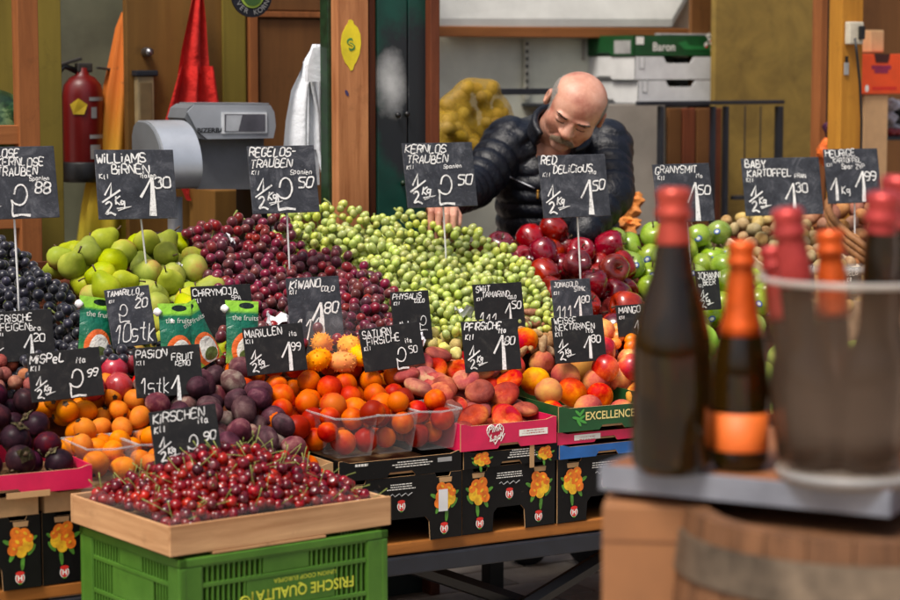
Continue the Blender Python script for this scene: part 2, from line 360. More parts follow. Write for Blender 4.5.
# lemon sticker and small tag on the fir post
st = thing('lemon_sticker', 'yellow lemon shaped sticker on the fir post', 'sticker', W(*onv(351, 45, 1.0985)), PSI)
lem = [(0.0, .066), (.008, .062), (.010, .054), (.022, .046), (.031, .028), (.033, .004), (.028, -.022), (.018, -.042), (.010, -.052), (.006, -.064), (-.002, -.066), (-.008, -.056), (-.020, -.044), (-.030, -.022), (-.033, .004), (-.029, .028), (-.018, .047), (-.010, .056), (-.007, .064)]
MB().prism([(x, z * 1.12) for x, z in lem], 0, .0012).build('lemon', [plain('lemon_yellow', (228, 206, 40), .45, var=.1)], st)
ob('lettering', type_mesh('sticker_s', 'S', .05, plain('sticker_green', (66, 120, 60), .5), .0012), st, (0, -.0012, 0), (0, R(-20), 0))
ob('lettering', type_mesh('sticker_s', 'S', .034, MATS['lemon_yellow'], .0), st, (0, -.0018, 0), (0, R(-20), 0))
tg = MB(); tg.prism(disc((0, 0), .007, 14, .7, 1.4, .5), 0, .001); tag(tg.build('round_sticker', [plain('sticker_violet', (60, 50, 90), .5)], None, W(*onv(347, 93, 1.0985)), (0, 0, PSI)), 'tiny violet oval sticker low on the fir post', 'sticker')

# left interior
slab('partition_wall', 128, -30, 256, 330, 1.95, .03, w_wall, 'brown plywood partition with the red apron hanging on it', 'wall', 0, TOP)
slab('partition_wall', 38, -30, 129, 330, 2.25, .03, greywall, 'grey green wall behind the fire extinguisher', 'wall', 0, TOP)
slab('trim_board', 46, -30, 50, 330, 2.235, .012, plain('grey_green_trim', (104, 106, 84), .7), 'thin grey green batten on the extinguisher wall', 'trim board', 0, TOP)
slab('trim_board', 38.5, -30, 44.5, 330, 2.0, .03, black_plastic, 'narrow black upright beside the watermelon shelf', 'trim board', 0, TOP)
slab('partition_wall', 224, -30, 247, 330, 1.935, .012, w_olive, 'olive board beside the brown cabinet door', 'wall', 0, TOP)
cb = slab('cabinet', 258, -30, 336, 330, 1.95, .03, w_panel, 'brown wooden cabinet behind the white carrier bags', 'cabinet', 0, TOP)
def child_slab(name, root, px0, py0, px1, py1, v, thick, m, ch=.003):
    pm = (py0 + py1) / 2; u0, _, b = onv(px0, py0, v); u1 = onv(px1, py0, v)[0]; a = onv(px0, py1, v)[2]
    L = Matrix.Rotation(-PSI, 3, 'Z') @ (W(u0, v, a) - root.location)
    return MB().cbox((0, 0, 0), (u1 - u0, thick, b - a), ch).build(name, [m], root, L)
child_slab('rail', cb, 259, 11, 335, 17, 1.925, .024, w_trim)
child_slab('stile', cb, 249, -30, 257.5, 330, 1.925, .024, w_trim)
child_slab('panel', cb, 259, 18.5, 335, 300, 1.938, .012, w_panel)
child_slab('panel', cb, 259, -30, 335, 10, 1.938, .012, w_panel)
# watermelon shelf on the far left
sh = thing('shelf_rack', 'brown wooden shelf holding the watermelon', 'shelf', W(*onv(20, 130, 1.30)[:2], 0), PSI)
U0 = onv(20, 130, 1.30)[0]
def shb(name, px0, py0, px1, py1, v, t, m, z0=None, z1=None):
    a = onv(px0, py1, v); b = onv(px1, py0, v)
    return MB().cbox((a[0] - U0, v - 1.30, a[2] if z0 is None else z0), (b[0] - U0, v - 1.30 + t, b[2] if z1 is None else z1), .003).build(name, [m], sh)
shb('upright', 23, 0, 38, 300, 1.30, .05, w_trim, 0, TOP)
shb('shelf_board', -70, 125, 26, 146, 1.31, .35, w_shelf)
shb('lower_board', -70, 176, 32, 182, 1.315, .35, w_shelf)
shb('lower_board', -70, 208, 34, 232, 1.315, .02, w_shelf)
shb('back_board', -80, -30, 60, 330, 1.68, .02, w_olive, 0, TOP)
wm = NB('watermelon_rind'); _v = wm.coord((1, 1, .25)); _f = wm.noise(_v, 9, 5, .6, None, 2.5)
wm.set(Base_Color=wm.ramp(_f, [(.40, (22, 44, 26)), (.5, (40, 70, 40)), (.6, (92, 116, 78))]), Roughness=.35); wm = wm.m
mb = MB(); mb.lathe([(math.sin(math.pi * k / 20) * .12, -math.cos(math.pi * k / 20) * .125) for k in range(21)], 32)
wmo = mb.build('watermelon', [wm], None, W(*onv(-8, 103, 1.46)), (R(25), R(12), 0), smooth=True); tag(wmo, 'round dark green watermelon on the wooden shelf', 'watermelon')
wmo.location.z = sh.children[1].bound_box[1][2] + .118
# fire extinguisher
ex = thing('fire_extinguisher', 'red fire extinguisher hanging on grey green wall', 'fire extinguisher', W(*onv(84, 180, 2.13)), PSI)
fr = plain('extinguisher_red', (106, 14, 14), .35, var=.08)
MB().lathe([(0, .035), (.062, .035), (.066, .05), (.066, .27), (.060, .305), (.042, .328), (.022, .338), (.02, .36), (0, .36)], 28).build('cylinder', [fr], ex, smooth=True)
MB().lathe([(0, -.005), (.069, -.005), (.071, .01), (.071, .055), (.067, .06)], 28).build('foot', [black_plastic], ex, smooth=True)
MB().tube([(-.02, 0, .35), (-.06, 0, .365), (-.095, 0, .33), (-.105, -.005, .25), (-.105, -.01, .1), (-.095, -.01, .045)], .010, 8).build('hose', [black_plastic], ex, smooth=True)
mb = MB(); mb.cbox((-.02, -.018, .345), (.03, .018, .375), .005); mb.cbox((0, -.01, .37), (.105, .01, .38), .003, M=Matrix.Translation((0, 0, 0)) @ Matrix.Rotation(R(-16), 4, 'Y')); mb.cbox((0, -.01, .36), (.09, .01, .368), .003, M=Matrix.Rotation(R(8), 4, 'Y'))
mb.build('handle', [plain('handle_grey', (60, 56, 52), .5)], ex)
def wrap(px0, z0, w, h, r, n=8):                              # label bent round the cylinder
    vs = []; fs = []
    for k in range(n + 1):
        a = px0 + w * k / n; vs += [(r * math.sin(a), -r * math.cos(a), z0), (r * math.sin(a), -r * math.cos(a), z0 + h)]
    for k in range(n): fs.append((2 * k, 2 * k + 2, 2 * k + 3, 2 * k + 1))
    return vs, fs
for q_ in ((-.05, .255, 1.0, .012), (.05, .20, .3, .035), (-.05, .135, 1.0, .012), (-.02, .07, .6, .045)): MB().add(*wrap(*q_, .0672)).build('label_print', [ink_grey], ex)
mb = MB(); vs, fs = [], []
pc = [(.0715 * math.sin(-.55 + x), -.0715 * math.cos(-.55 + x), .235 + z) for x, z in [(.42 * math.sin(2 * math.pi * k / 5), .028 * math.cos(2 * math.pi * k / 5)) for k in range(5)]]
mb.add(pc, [tuple(range(4, -1, -1))]); mb.build('inspection_badge', [plain('badge_yellow', (196, 166, 34), .5)], ex)
# furled yellow and orange parasol leaning on the wall
pb = NB('parasol_cloth'); _v = pb.coord(); sp = pb.n('ShaderNodeSeparateXYZ'); pb.l(_v, sp.inputs[0])
_f = pb.noise(_v, 7, 3, .5); _z = pb.val(pb.val(sp.outputs[2], 'SUBTRACT', .95), 'MULTIPLY', 1.2)
_c = pb.ramp(pb.val(_z, 'ADD', pb.val(_f, 'MULTIPLY', .16)), [(.12, (176, 168, 36)), (.45, (196, 152, 34)), (.80, (196, 104, 28))])
_c = pb.mix(pb.val(pb.val(pb.noise(_v, 16, 4, .7), 'SUBTRACT', .60, True), 'MULTIPLY', 6, True), _c, (40, 38, 16))
pb.set(Base_Color=_c, Roughness=.8); pb = pb.m
ps = thing('parasol', 'furled yellow and orange parasol leaning on the plywood partition', 'parasol', W(*onv(107, 235, 2.12)[:2], 0), PSI)
mb = MB(); zt = onv(124, 12, 2.12)[2]; n = 40
pr = [(.018, zt), (.03, zt - .05), (.055, zt - .3), (.085, zt - .62), (.10, zt - .9), (.03, zt - .92)]
vs = []; fs = []
for k, (r, z) in enumerate(pr):
    for j in range(n):
        a = 2 * math.pi * j / n; q = r * (1 + .28 * math.cos(7 * a + k * .3) * min(1, k * .5))
        vs.append((q * math.cos(a) + (z - zt + .9) * .09, q * math.sin(a), z))
for k in range(len(pr) - 1):
    for j in range(n): fs.append((k * n + j, (k + 1) * n + j, (k + 1) * n + (j + 1) % n, k * n + (j + 1) % n))
mb.add(vs, fs); mb.build('canopy', [pb], ps, smooth=True)
MB().tube([(-.09, 0, 0), (.085, 0, zt + .03)], .014, 10).build('pole', [steel], ps, smooth=True)
# hook and wall thermometer on the partition
tag(MB().lathe([(0, 0), (.014, 0), (.016, .012), (.009, .03), (.013, .04), (0, .044)], 14, M=Matrix.Rotation(math.pi / 2, 4, 'X')).build('coat_hook', [steel], None, W(*onv(145, 52, 1.95)), (0, 0, PSI), smooth=True), 'small metal coat hook on the plywood partition', 'hook')
tp = thing('wall_dispenser', 'pale narrow dispenser with dark cap on the plywood partition', 'dispenser', W(*onv(145, 130, 1.93)), PSI)
MB().cbox((-.028, -.012, 0), (.028, .018, .17), .004).build('body', [plain('dispenser_cream', (150, 132, 96), .6)], tp)
MB().cbox((-.02, -.0145, .02), (.02, -.011, .15), .002).build('window', [plain('dispenser_brown', (112, 92, 60), .6)], tp)
MB().cbox((-.036, -.02, .17), (.04, .018, .188), .004).build('cap', [dark_metal], tp)
# red apron
red_cloth = plain('red_apron_cloth', (190, 28, 20), .85, var=.16, nscale=6, bump=.8, bscale=14, bdist=.02)
apn = thing('apron', 'red apron hanging on the plywood partition', 'apron', W(*onv(190, 200, 1.90)), PSI)
def cloth(prof, fold, n=26, depth=.02, seed=0, zr=None):     # prof: (z, xl, xr)
    vs = []; fs = []
    for k, (z, a, b) in enumerate(prof):
        for j in range(n + 1):
            t = j / n; x = a + (b - a) * t
            y = -depth * (1 + math.sin(t * fold * 6.283 + seed + z * 3)) - .3 * depth * math.sin(t * fold * 15 + z * 9) * t
            vs.append((x, y, z))
    for k in range(len(prof) - 1):
        for j in range(n): q = k * (n + 1) + j; fs.append((q, q + 1, q + n + 2, q + n + 1))
    return vs, fs
def pz(px, py, v, o): u, _, z = onv(px, py, v); L = Matrix.Rotation(-PSI, 3, 'Z') @ (W(u, v, z) - o.location); return L.x, L.z
def clothpx(rows, v, o): return [(pz(a, y, v, o)[1], pz(a, y, v, o)[0], pz(b, y, v, o)[0]) for (y, a, b) in rows]
mb = MB(); mb.add(*cloth(clothpx([(200, 184, 203), (150, 160, 216), (120, 161, 217), (95, 168, 214), (72, 174, 211), (66, 176, 210)], 1.90, apn), 2.2, depth=.02)); mb.build('skirt', [red_cloth], apn, smooth=True)
mb = MB(); mb.add(*cloth(clothpx([(74, 176, 210), (50, 180, 208), (20, 187, 206), (-5, 193, 203), (-20, 196, 200)], 1.885, apn), 1.6, depth=.016, seed=1)); mb.build('bib', [red_cloth], apn, smooth=True)
# bundle of white carrier bags
wb = plain('white_carrier_film', (226, 230, 236), .4, var=.04, bump=.6, bscale=22, bdist=.01)
bag = thing('carrier_bags', 'bundle of white plastic carrier bags hanging beside the fir post', 'bags', W(*onv(310, 186, 1.25)), PSI)
for seed, (rows, v) in enumerate(([[(186, 322, 327), (150, 314, 327.5), (110, 313, 327), (80, 306, 327), (66, 301, 327)], 1.25], [[(186, 284, 321), (160, 281, 320), (120, 285, 318), (90, 291, 318), (70, 301, 318), (58, 305, 318)], 1.24], [[(150, 303, 326), (120, 304, 326), (82, 304, 328), (62, 306, 328), (50, 313, 328), (44, 315, 326)], 1.225])):
    mb = MB(); mb.add(*cloth(clothpx(rows, v, bag), 1.1 + .4 * seed, depth=.012, seed=seed * 2.3)); mb.build('bag', [wb], bag, smooth=True)
mb = MB(); a = pz(305, 82, 1.205, bag); b_ = pz(327, 46, 1.205, bag)
mb.prism([(a[0], a[1]), (b_[0], a[1] + .005), (b_[0] + .003, b_[1] - .02), (b_[0] - .02, b_[1]), (a[0] + .02, b_[1] - .005), (a[0] + .002, a[1] + .05)], 1.19 - 1.25, 1.205 - 1.25); mb.build('fold', [wb], bag)
# hook rail the bags hang from
# round sign near the top
rs = thing('round_sign', 'round dark sign with a green centre hung above the scale', 'sign', W(*onv(252, -5, 1.45)), PSI)
rad = onv(272, -5, 1.45)[0] - onv(252, -5, 1.45)[0]
MB().prism(disc((0, 0), rad, 40), 0, .008).build('plate', [plain('sign_navy', (22, 24, 34), .5)], rs)
MB().prism(disc((0, 0), rad * .58, 32), -.002, 0).build('ring', [plain('sign_lime', (150, 178, 70), .5)], rs)
MB().prism(disc((0, 0), rad * .48, 32), -.0035, -.002).build('centre', [plain('sign_green', (60, 92, 44), .5)], rs)
for k, ch in enumerate('VER KORN'):
    if ch == ' ': continue
    a = R(-150 + k * 18 + 0); ob('lettering', type_mesh('sign_letter', ch, rad * .34, ink_grey), rs, (rad * .78 * math.cos(a), -.002, rad * .78 * math.sin(a)), (0, -(a + math.pi / 2), 0))

# right interior: back wall with beam, sloping white panel, slotted upright
slab('back_wall', 400, -40, 748, 330, 2.60, .05, beige, 'pale panel wall behind the man in the jacket', 'wall', 0, TOP)
slab('back_board', 602, 104, 664, 330, 2.12, .02, grime, 'grey beige board under the stacked white cartons', 'board', 0)
bmz = onv(560, 33, 2.52)
slab('beam', 400, 27, 742, 37.5, 2.52, .06, wood('beam_wood', (120, 72, 34), (158, 100, 54), 0, 8, knots=False), 'horizontal brown timber beam along the pale wall', 'beam')
wp = MB(); a = [onv(440, 26.5, 2.53), onv(672, 26.5, 2.53), onv(694, -12, 2.59), onv(440, -20, 2.59)]
wpt = [W(*p) for p in a]; wpt += [p + Vector((0, 0, .03)) for p in wpt]
wp.add(wpt, [(3, 2, 1, 0), (4, 5, 6, 7), (0, 1, 5, 4), (1, 2, 6, 5), (2, 3, 7, 6), (3, 0, 4, 7)])
tag(wp.build('ceiling_panel', [plain('white_ceiling_panel', (190, 190, 184), .7, var=.06, nscale=6)]), 'sloping white ceiling panel above the timber beam', 'panel')
slab('side_board', 690, -40, 716, 330, 2.35, .02, w_panel, 'narrow brown board beside the yellow wall', 'board', 0, TOP)
up = slab('slotted_upright', 524.5, 40, 530, 100, 2.575, .012, plain('upright_white', (176, 174, 158), .5), 'slotted white shelf upright on the pale wall', 'upright')
for k in range(7):
    u0, _, z = onv(526.4, 43 + k * 7.4, 2.57); L = Matrix.Rotation(-PSI, 3, 'Z') @ (W(u0, 2.57, z) - up.location)
    MB().box((0, 0, -.009), (.009, .004, .003)).build('slot', [black_plastic], up, L)
slab('seam_strip', 583, 40, 585.5, 60, 2.59, .006, grime, 'thin grey cover strip on the pale wall', 'strip')
# yellow wall, right
slab('side_wall', 714, -40, 822, 330, 2.20, .03, yellowwall, 'stained yellow olive wall behind the metal railing', 'wall', 0, TOP)
slab('door_frame', 819, -40, 826, 330, 1.55, .05, w_trim, 'thin brown frame edging the yellow wall', 'door frame', 0, TOP)
slab('gap_board', 826.5, -40, 841, 330, 1.60, .03, black_plastic, 'black board in the gap beside the yellow post', 'board', 0, TOP)
slab('post', 840, -40, 861, 330, 1.28, .07, w_yel, 'yellow pine post with power socket and knots', 'post', 0, TOP)
slab('back_board', 858, -40, 1010, 330, 2.3, .03, w_panel, 'brown boarded wall behind the orange box', 'board', 0, TOP)
for k, px in enumerate((668, 682, 696, 708)):
    slab('plank', px, 108, px + 12.6, 330, 2.13, .02, w_red if k % 2 else w_panel, 'upright brown plank behind the metal railing', 'plank', 0, group='brown planks behind the railing')
# dark metal railing
rl = thing('railing', 'dark blue grey metal railing before the yellow wall', 'railing', W(*onv(660, 110, 2.02)[:2], 0), PSI); ru = onv(660, 110, 2.02)[0]
def rb(name, px0, py0, px1, py1, t=.03, z0=None):
    a = onv(px0, py1, 2.02); b = onv(px1, py0, 2.02)
    MB().cbox((a[0] - ru, 0, a[2] if z0 is None else z0), (b[0] - ru, t, b[2]), .003).build(name, [dark_metal], rl)
rb('top_rail', 640, 100, 785, 105.5); rb('bottom_rail', 735, 194, 785, 200)
for a, b in ((660.5, 664.5), (713, 716.5), (725.5, 729.5), (777.5, 784)): rb('post', a, 106, b, 230, z0=0)
for a, b in ((744.5, 746), (760, 761.5)): rb('bar', a, 106, b, 194, .008)
rb('cross_rail', 478, 88, 588, 95)

# unseen roof boards added to darken the hut inside (the stall front stands open)
rf = thing('shade_roof', 'added timber roof shading the inside of the market hut', 'roof', W(onv(130, 100, 1.95)[0], 1.85, TOP), PSI)
for k in range(6): MB().cbox((0, k * .25, 0), (1.15, k * .25 + .245, .025), .003).build('shade_roof_board', [w_panel], rf)
slab('side_wall', 1010, -40, 1012, 330, 1.1, .05, w_panel, 'far brown hut post beyond the orange box', 'post', 0, TOP)

for nm, u0_, u1_, v_, lab_ in (('back_wall', -3.2, onv(36, 100, 2.7)[0], 2.7, 'brown boarded rear wall of the hut behind the watermelon shelf'), ('back_wall', 2.75, 5.2, 2.7, 'brown boarded rear wall of the hut beyond the orange box')):
    t_ = thing(nm, lab_, 'wall', W(u0_, v_, 0), PSI); n_ = max(3, int((u1_ - u0_) / .2)); d_ = (u1_ - u0_) / n_
    for k in range(n_): MB().cbox((k * d_, 0, 0), (k * d_ + d_ - .006, .025, TOP + .2), .003).build('plank', [w_panel], t_)
# ================================================================ FRUIT: unit meshes (diameter about 1) and materials
def blob(name, prof, m, n=18, lobes=0, lobe=0.0, groove=0.0, bumps=0.0, seed=0, sx=1.0, sy=1.0, bend=0.0):
    r_ = random.Random(seed); ph = [r_.uniform(0, 6.28) for _ in range(6)]
    vs = [(0, 0, prof[0][1])]; fs = []
    ring = prof[1:-1]
    for k, (r, z) in enumerate(ring):
        for j in range(n):
            a = 2 * math.pi * j / n; q = r
            if lobes: q *= 1 + lobe * math.cos(lobes * a + ph[0])
            if groove: q *= 1 - groove * math.exp(-((a - math.pi + .0) / .28) ** 2)
            if bumps: q *= 1 + bumps * (math.sin(2 * a + ph[1] + z * 4) + .7 * math.sin(3 * a + ph[2] - z * 6) + .5 * math.sin(z * 9 + ph[3]))
            vs.append((q * math.cos(a) * sx + bend * z * z, q * math.sin(a) * sy, z))
    vs.append((0, 0, prof[-1][1])); e = len(vs) - 1
    for j in range(n): fs.append((0, 1 + (j + 1) % n, 1 + j)); fs.append((e, e - n + j, e - n + (j + 1) % n))
    for k in range(len(ring) - 1):
        for j in range(n): a = 1 + k * n + j; b = 1 + k * n + (j + 1) % n; fs.append((a, b, b + n, a + n))
    return mk(name, vs, fs, m, True)
def sph(n=10, rz=.5, rx=.5): return [(rx * math.sin(math.pi * k / n), -rz * math.cos(math.pi * k / n)) for k in range(n + 1)]
def dimple(n=12, rx=.5, rz=.47, top=.16, bot=.08, w=.20):      # apple and peach like profile with hollows at both ends
    out = []
    for k in range(n + 1):
        t = math.pi * k / n; r = rx * math.sin(t); z = -rz * math.cos(t)
        z -= top * math.exp(-(r / w) ** 2) if t > math.pi / 2 else -bot * math.exp(-(r / w) ** 2)
        out.append((max(r, 0), z))
    return out
F = {}
F['apricot'] = fruit('apricot_skin', [(.28, (206, 104, 12)), (.44, (200, 70, 8)), (.58, (178, 34, 12)), (.74, (138, 10, 14))], 1.5, 2, .42, .06, 60, (.008, .08, .18), blushaxis=(.5, .3, .9), ripe=.5, sat0=1.07)
F['apricot2'] = fruit('apricot_skin_orange', [(.30, (208, 114, 14)), (.55, (200, 84, 8)), (.8, (176, 42, 10))], 1.5, 2, .42, .06, 60, (.008, .08, .15), ripe=.4, sat0=1.07)
F['peach'] = fruit('peach_skin', [(.34, (220, 150, 44)), (.49, (210, 108, 40)), (.62, (182, 54, 40)), (.82, (118, 16, 28))], 1.6, 4, .55, .10, 80, (.015, .12, .18), blushaxis=(.4, .5, .8))
F['flat'] = fruit('flat_peach_skin', [(.28, (212, 164, 100)), (.42, (190, 104, 70)), (.57, (156, 56, 50)), (.82, (98, 24, 32))], 1.9, 5, .6, .12, 80, (.015, .15, .22), ripe=.3, blushaxis=(.5, .4, .7))
F['passion'] = fruit('passion_fruit_skin', [(.28, (54, 28, 34)), (.46, (82, 44, 52)), (.62, (112, 76, 76)), (.78, (156, 134, 122))], 2.2, 6, .55, .35, 14, (.02, .2, .35), ripe=.34)
F['mango'] = fruit('mangosteen_skin', [(.3, (30, 16, 24)), (.55, (54, 26, 36)), (.75, (92, 38, 46))], 2.4, 5, .36, .12, 20, (.02, .2, .3))
F['loquat'] = fruit('loquat_skin', [(.3, (220, 134, 30)), (.6, (210, 110, 18)), (.8, (170, 70, 14))], 2.0, 4, .5, .08, 60, (.008, .06, .15), sat0=1.04, speck=(9, (140, 76, 34), .07))
F['cherry'] = fruit('cherry_skin', [(.3, (66, 4, 14)), (.55, (116, 8, 20)), (.8, (170, 20, 28))], 1.4, 3, .22, 0, 1, (.010, .1, .35), coat=.1, ripe=.4, sat0=1.05)
F['pear'] = fruit('pear_skin', [(.3, (128, 142, 38)), (.5, (158, 168, 54)), (.62, (178, 176, 66)), (.74, (186, 128, 60)), (.86, (168, 70, 40))], 1.0, 3, .42, .08, 70, (.012, .12, .16), sss=.06, speck=(26, (92, 96, 28), .06), blushaxis=(.5, .2, -.5))
F['redapple'] = fruit('red_apple_skin', [(.3, (84, 7, 12)), (.52, (126, 12, 15)), (.78, (166, 32, 26))], 2.0, 5, .20, 0, 1, (.01, .1, .28), coat=.6, speck=(30, (150, 70, 70), .028))
F['greenapple'] = fruit('green_apple_skin', [(.3, (112, 140, 40)), (.55, (140, 164, 56)), (.8, (170, 184, 86))], 1.6, 3, .26, 0, 1, (.015, .1, .12), coat=.35, sss=.06, speck=(24, (184, 204, 120), .04))
F['ggrape'] = fruit('green_grape_skin', [(.3, (150, 164, 78)), (.55, (180, 190, 104)), (.8, (210, 212, 144))], 1.3, 3, .22, 0, 1, (.02, .12, .18), sss=.35, sat0=1.0)
F['rgrape'] = fruit('red_grape_skin', [(.3, (76, 14, 28)), (.55, (112, 26, 42)), (.8, (152, 66, 72))], 1.5, 3, .30, 0, 1, (.02, .15, .35), sss=.15, sheen=.15)
F['bgrape'] = fruit('black_grape_skin', [(.3, (14, 13, 22)), (.55, (26, 24, 38)), (.8, (52, 52, 70))], 1.6, 3, .34, 0, 1, (.02, .15, .3), sheen=.25)
F['potato'] = fruit('potato_skin', [(.3, (150, 122, 78)), (.55, (184, 158, 110)), (.8, (206, 184, 140))], 2.0, 5, .75, .15, 30, (.02, .15, .15), speck=(12, (110, 84, 52), .05))
F['potato2'] = fruit('red_potato_skin', [(.3, (146, 92, 66)), (.55, (176, 120, 88)), (.8, (200, 152, 116))], 2.0, 5, .75, .15, 30, (.02, .15, .15), speck=(12, (104, 66, 46), .05))
F['lychee'] = fruit('lychee_shell', [(.3, (120, 62, 50)), (.55, (158, 96, 74)), (.8, (184, 130, 100))], 3, 4, .7, .6, 9, (.02, .15, .2))
F['nut'] = fruit('tamarind_shell', [(.3, (128, 88, 60)), (.55, (164, 124, 90)), (.8, (192, 156, 120))], 4, 5, .75, .4, 14, (.02, .15, .2))
F['nect'] = fruit('nectarine_skin', [(.3, (236, 176, 90)), (.45, (222, 92, 60)), (.62, (180, 28, 38)), (.8, (120, 14, 30))], 1.6, 4, .28, 0, 1, (.01, .1, .2), coat=.3, blushaxis=(.4, .5, .8))
F['redplum'] = fruit('red_plum_skin', [(.3, (150, 14, 26)), (.6, (186, 24, 34)), (.8, (210, 60, 60))], 1.6, 3, .22, 0, 1, (.01, .1, .2), coat=.4)
F['gmango'] = fruit('green_mango_skin', [(.3, (120, 164, 60)), (.55, (160, 190, 84)), (.8, (206, 206, 112))], 1.2, 3, .35, 0, 1, (.015, .1, .12), sss=.05)
F['kumquat'] = fruit('kumquat_skin', [(.3, (236, 118, 16)), (.7, (250, 152, 34))], 2, 3, .35, .2, 40, (.015, .1, .12), sss=.1)
F['kiwano'] = fruit('kiwano_skin', [(.3, (232, 120, 16)), (.55, (244, 152, 28)), (.8, (250, 184, 60))], 2.5, 4, .45, .15, 20, (.01, .1, .1), sss=.08)
F['physalis'] = fruit('physalis_husk', [(.3, (170, 156, 84)), (.55, (204, 188, 112)), (.8, (222, 206, 150))], 3, 4, .8, .3, 14, (.02, .1, .15))
twig = plain('green_stalk', (120, 128, 60), .7, var=.2); twig_b = plain('brown_stalk', (74, 56, 36), .8, var=.2)
calyx_m = plain('calyx', (96, 86, 54), .8, var=.3); sticker_w = plain('fruit_sticker_white', (226, 230, 236), .5); sticker_b = plain('fruit_sticker_blue', (36, 84, 170), .5)
ME = {}
ME['apricot'] = [blob('apricot', dimple(10, .5, .49, .07, .02, .16), F['apricot'], 16, groove=.07, seed=k, bumps=.008) for k in range(2)]
ME['apricot2'] = [blob('apricot', dimple(10, .5, .49, .07, .02, .16), F['apricot2'], 16, groove=.07, seed=5)]
ME['peach'] = [blob('peach', dimple(12, .5, .47, .10, .03, .17), F['peach'], 20, groove=.07, seed=k, bumps=.012) for k in range(2)]
ME['flat'] = [blob('flat_peach', dimple(14, .52, .27, .19, .09, .17), F['flat'], 22, groove=.13, seed=k, bumps=.03) for k in range(3)]
ME['nect'] = [blob('nectarine', dimple(12, .5, .48, .09, .03, .16), F['nect'], 20, groove=.06, seed=3)]
ME['passion'] = [blob('passion_fruit', sph(10, .58, .46), F['passion'], 16, bumps=.035, seed=k) for k in range(3)]
ME['mango'] = [blob('mangosteen', sph(10, .46, .5), F['mango'], 16, bumps=.012, seed=k) for k in range(2)]
ME['loquat'] = [blob('loquat', [(r * (1 + .12 * z), z) for r, z in sph(10, .56, .47)], F['loquat'], 16, bumps=.015, seed=k) for k in range(2)]
ME['cherry'] = [blob('cherry', dimple(8, .5, .47, .14, .0, .16), F['cherry'], 12, groove=.05, seed=1)]
pear_p = [(0, -.50), (.16, -.51), (.32, -.46), (.45, -.32), (.50, -.14), (.48, .04), (.40, .20), (.31, .34), (.25, .46), (.18, .55), (.08, .59), (0, .58)]
ME['pear'] = [blob('pear', pear_p, F['pear'], 18, bumps=.02, seed=k, bend=.05 * k) for k in range(3)]
red_p = [(0, -.33), (.10, -.40), (.22, -.46), (.33, -.40), (.42, -.24), (.48, -.02), (.50, .16), (.46, .34), (.34, .47), (.22, .48), (.10, .40), (0, .32)]
ME['redapple'] = [blob('red_apple', red_p, F['redapple'], 20, lobes=5, lobe=.025, seed=k, bumps=.012) for k in range(2)]
ME['greenapple'] = [blob('green_apple', dimple(12, .5, .46, .16, .10, .18), F['greenapple'], 20, lobes=5, lobe=.012, seed=k, bumps=.012) for k in range(2)]
ME['potato'] = [blob('potato', sph(9, .60, .44), F['potato'], 14, bumps=.045, seed=k, sx=1.08) for k in range(4)]
ME['potato2'] = [blob('potato', sph(9, .62, .44), F['potato2'], 14, bumps=.045, seed=k + 9, sx=1.08) for k in range(4)]
ME['ggrape'] = [blob('grape', sph(8, .64, .48), F['ggrape'], 12)]
ME['rgrape'] = [blob('grape', sph(8, .58, .49), F['rgrape'], 12)]
ME['bgrape'] = [blob('grape', sph(7, .54, .5), F['bgrape'], 10)]
ME['lychee'] = [blob('lychee', sph(8, .5, .48), F['lychee'], 14, bumps=.02, seed=2)]
ME['nut'] = [blob('tamarind_pod', sph(10, .75, .34), F['nut'], 12, bumps=.08, seed=k, bend=.22) for k in range(3)]
ME['redplum'] = [blob('red_plum', dimple(10, .5, .5, .06, .0, .12), F['redplum'], 16, groove=.05)]
ME['gmango'] = [blob('green_mango', [(r * (1 - .15 * z), z) for r, z in sph(12, .62, .44)], F['gmango'], 18, bumps=.02, seed=k, bend=.12) for k in range(2)]
ME['kumquat'] = [blob('kumquat', sph(8, .56, .48), F['kumquat'], 12)]
ME['physalis'] = [blob('physalis', [(0, -.5), (.3, -.42), (.46, -.2), (.48, 0), (.36, .26), (.18, .46), (0, .62)], F['physalis'], 12, lobes=5, lobe=.12)]
def leafy(name, n, r0, r1, w, m, lift=.1):                    # calyx lobes
    mb = MB()
    for k in range(n):
        a = 2 * math.pi * k / n; c, s = math.cos(a), math.sin(a)
        P = lambda r, t, z: (r * c - t * s, r * s + t * c, z)
        mb.add([P(r0, -w * .5, 0), P((r0 + r1) / 2, -w, lift * .6), P(r1, 0, lift * .1), P((r0 + r1) / 2, w, lift * .6), P(r0, w * .5, 0)], [(0, 1, 2, 3, 4), (4, 3, 2, 1, 0)])
    return mb.mesh(name, [m])
mango_cal = leafy('sepal', 4, .02, .32, .13, calyx_m, .08)
m_ = MB(); m_.tube([(0, 0, -.04), (.02, 0, .12)], [.05, .07], 7); mango_stalk = m_.mesh('stalk', [twig_b], True)
lo_cal = leafy('calyx', 5, .01, .15, .06, twig_b, .02)
m_ = MB(); m_.tube([(0, 0, -.04), (.08, .03, .5), (.22, .05, 1.1), (.30, .02, 1.7)], [.05, .035, .035, .06], 5); cherry_stem = m_.mesh('stem', [twig], True)
m_ = MB(); m_.tube([(0, 0, -.04), (.03, 0, .12), (.08, .02, .26)], [.035, .028, .04], 6); app_stem = m_.mesh('stem', [twig_b], True)
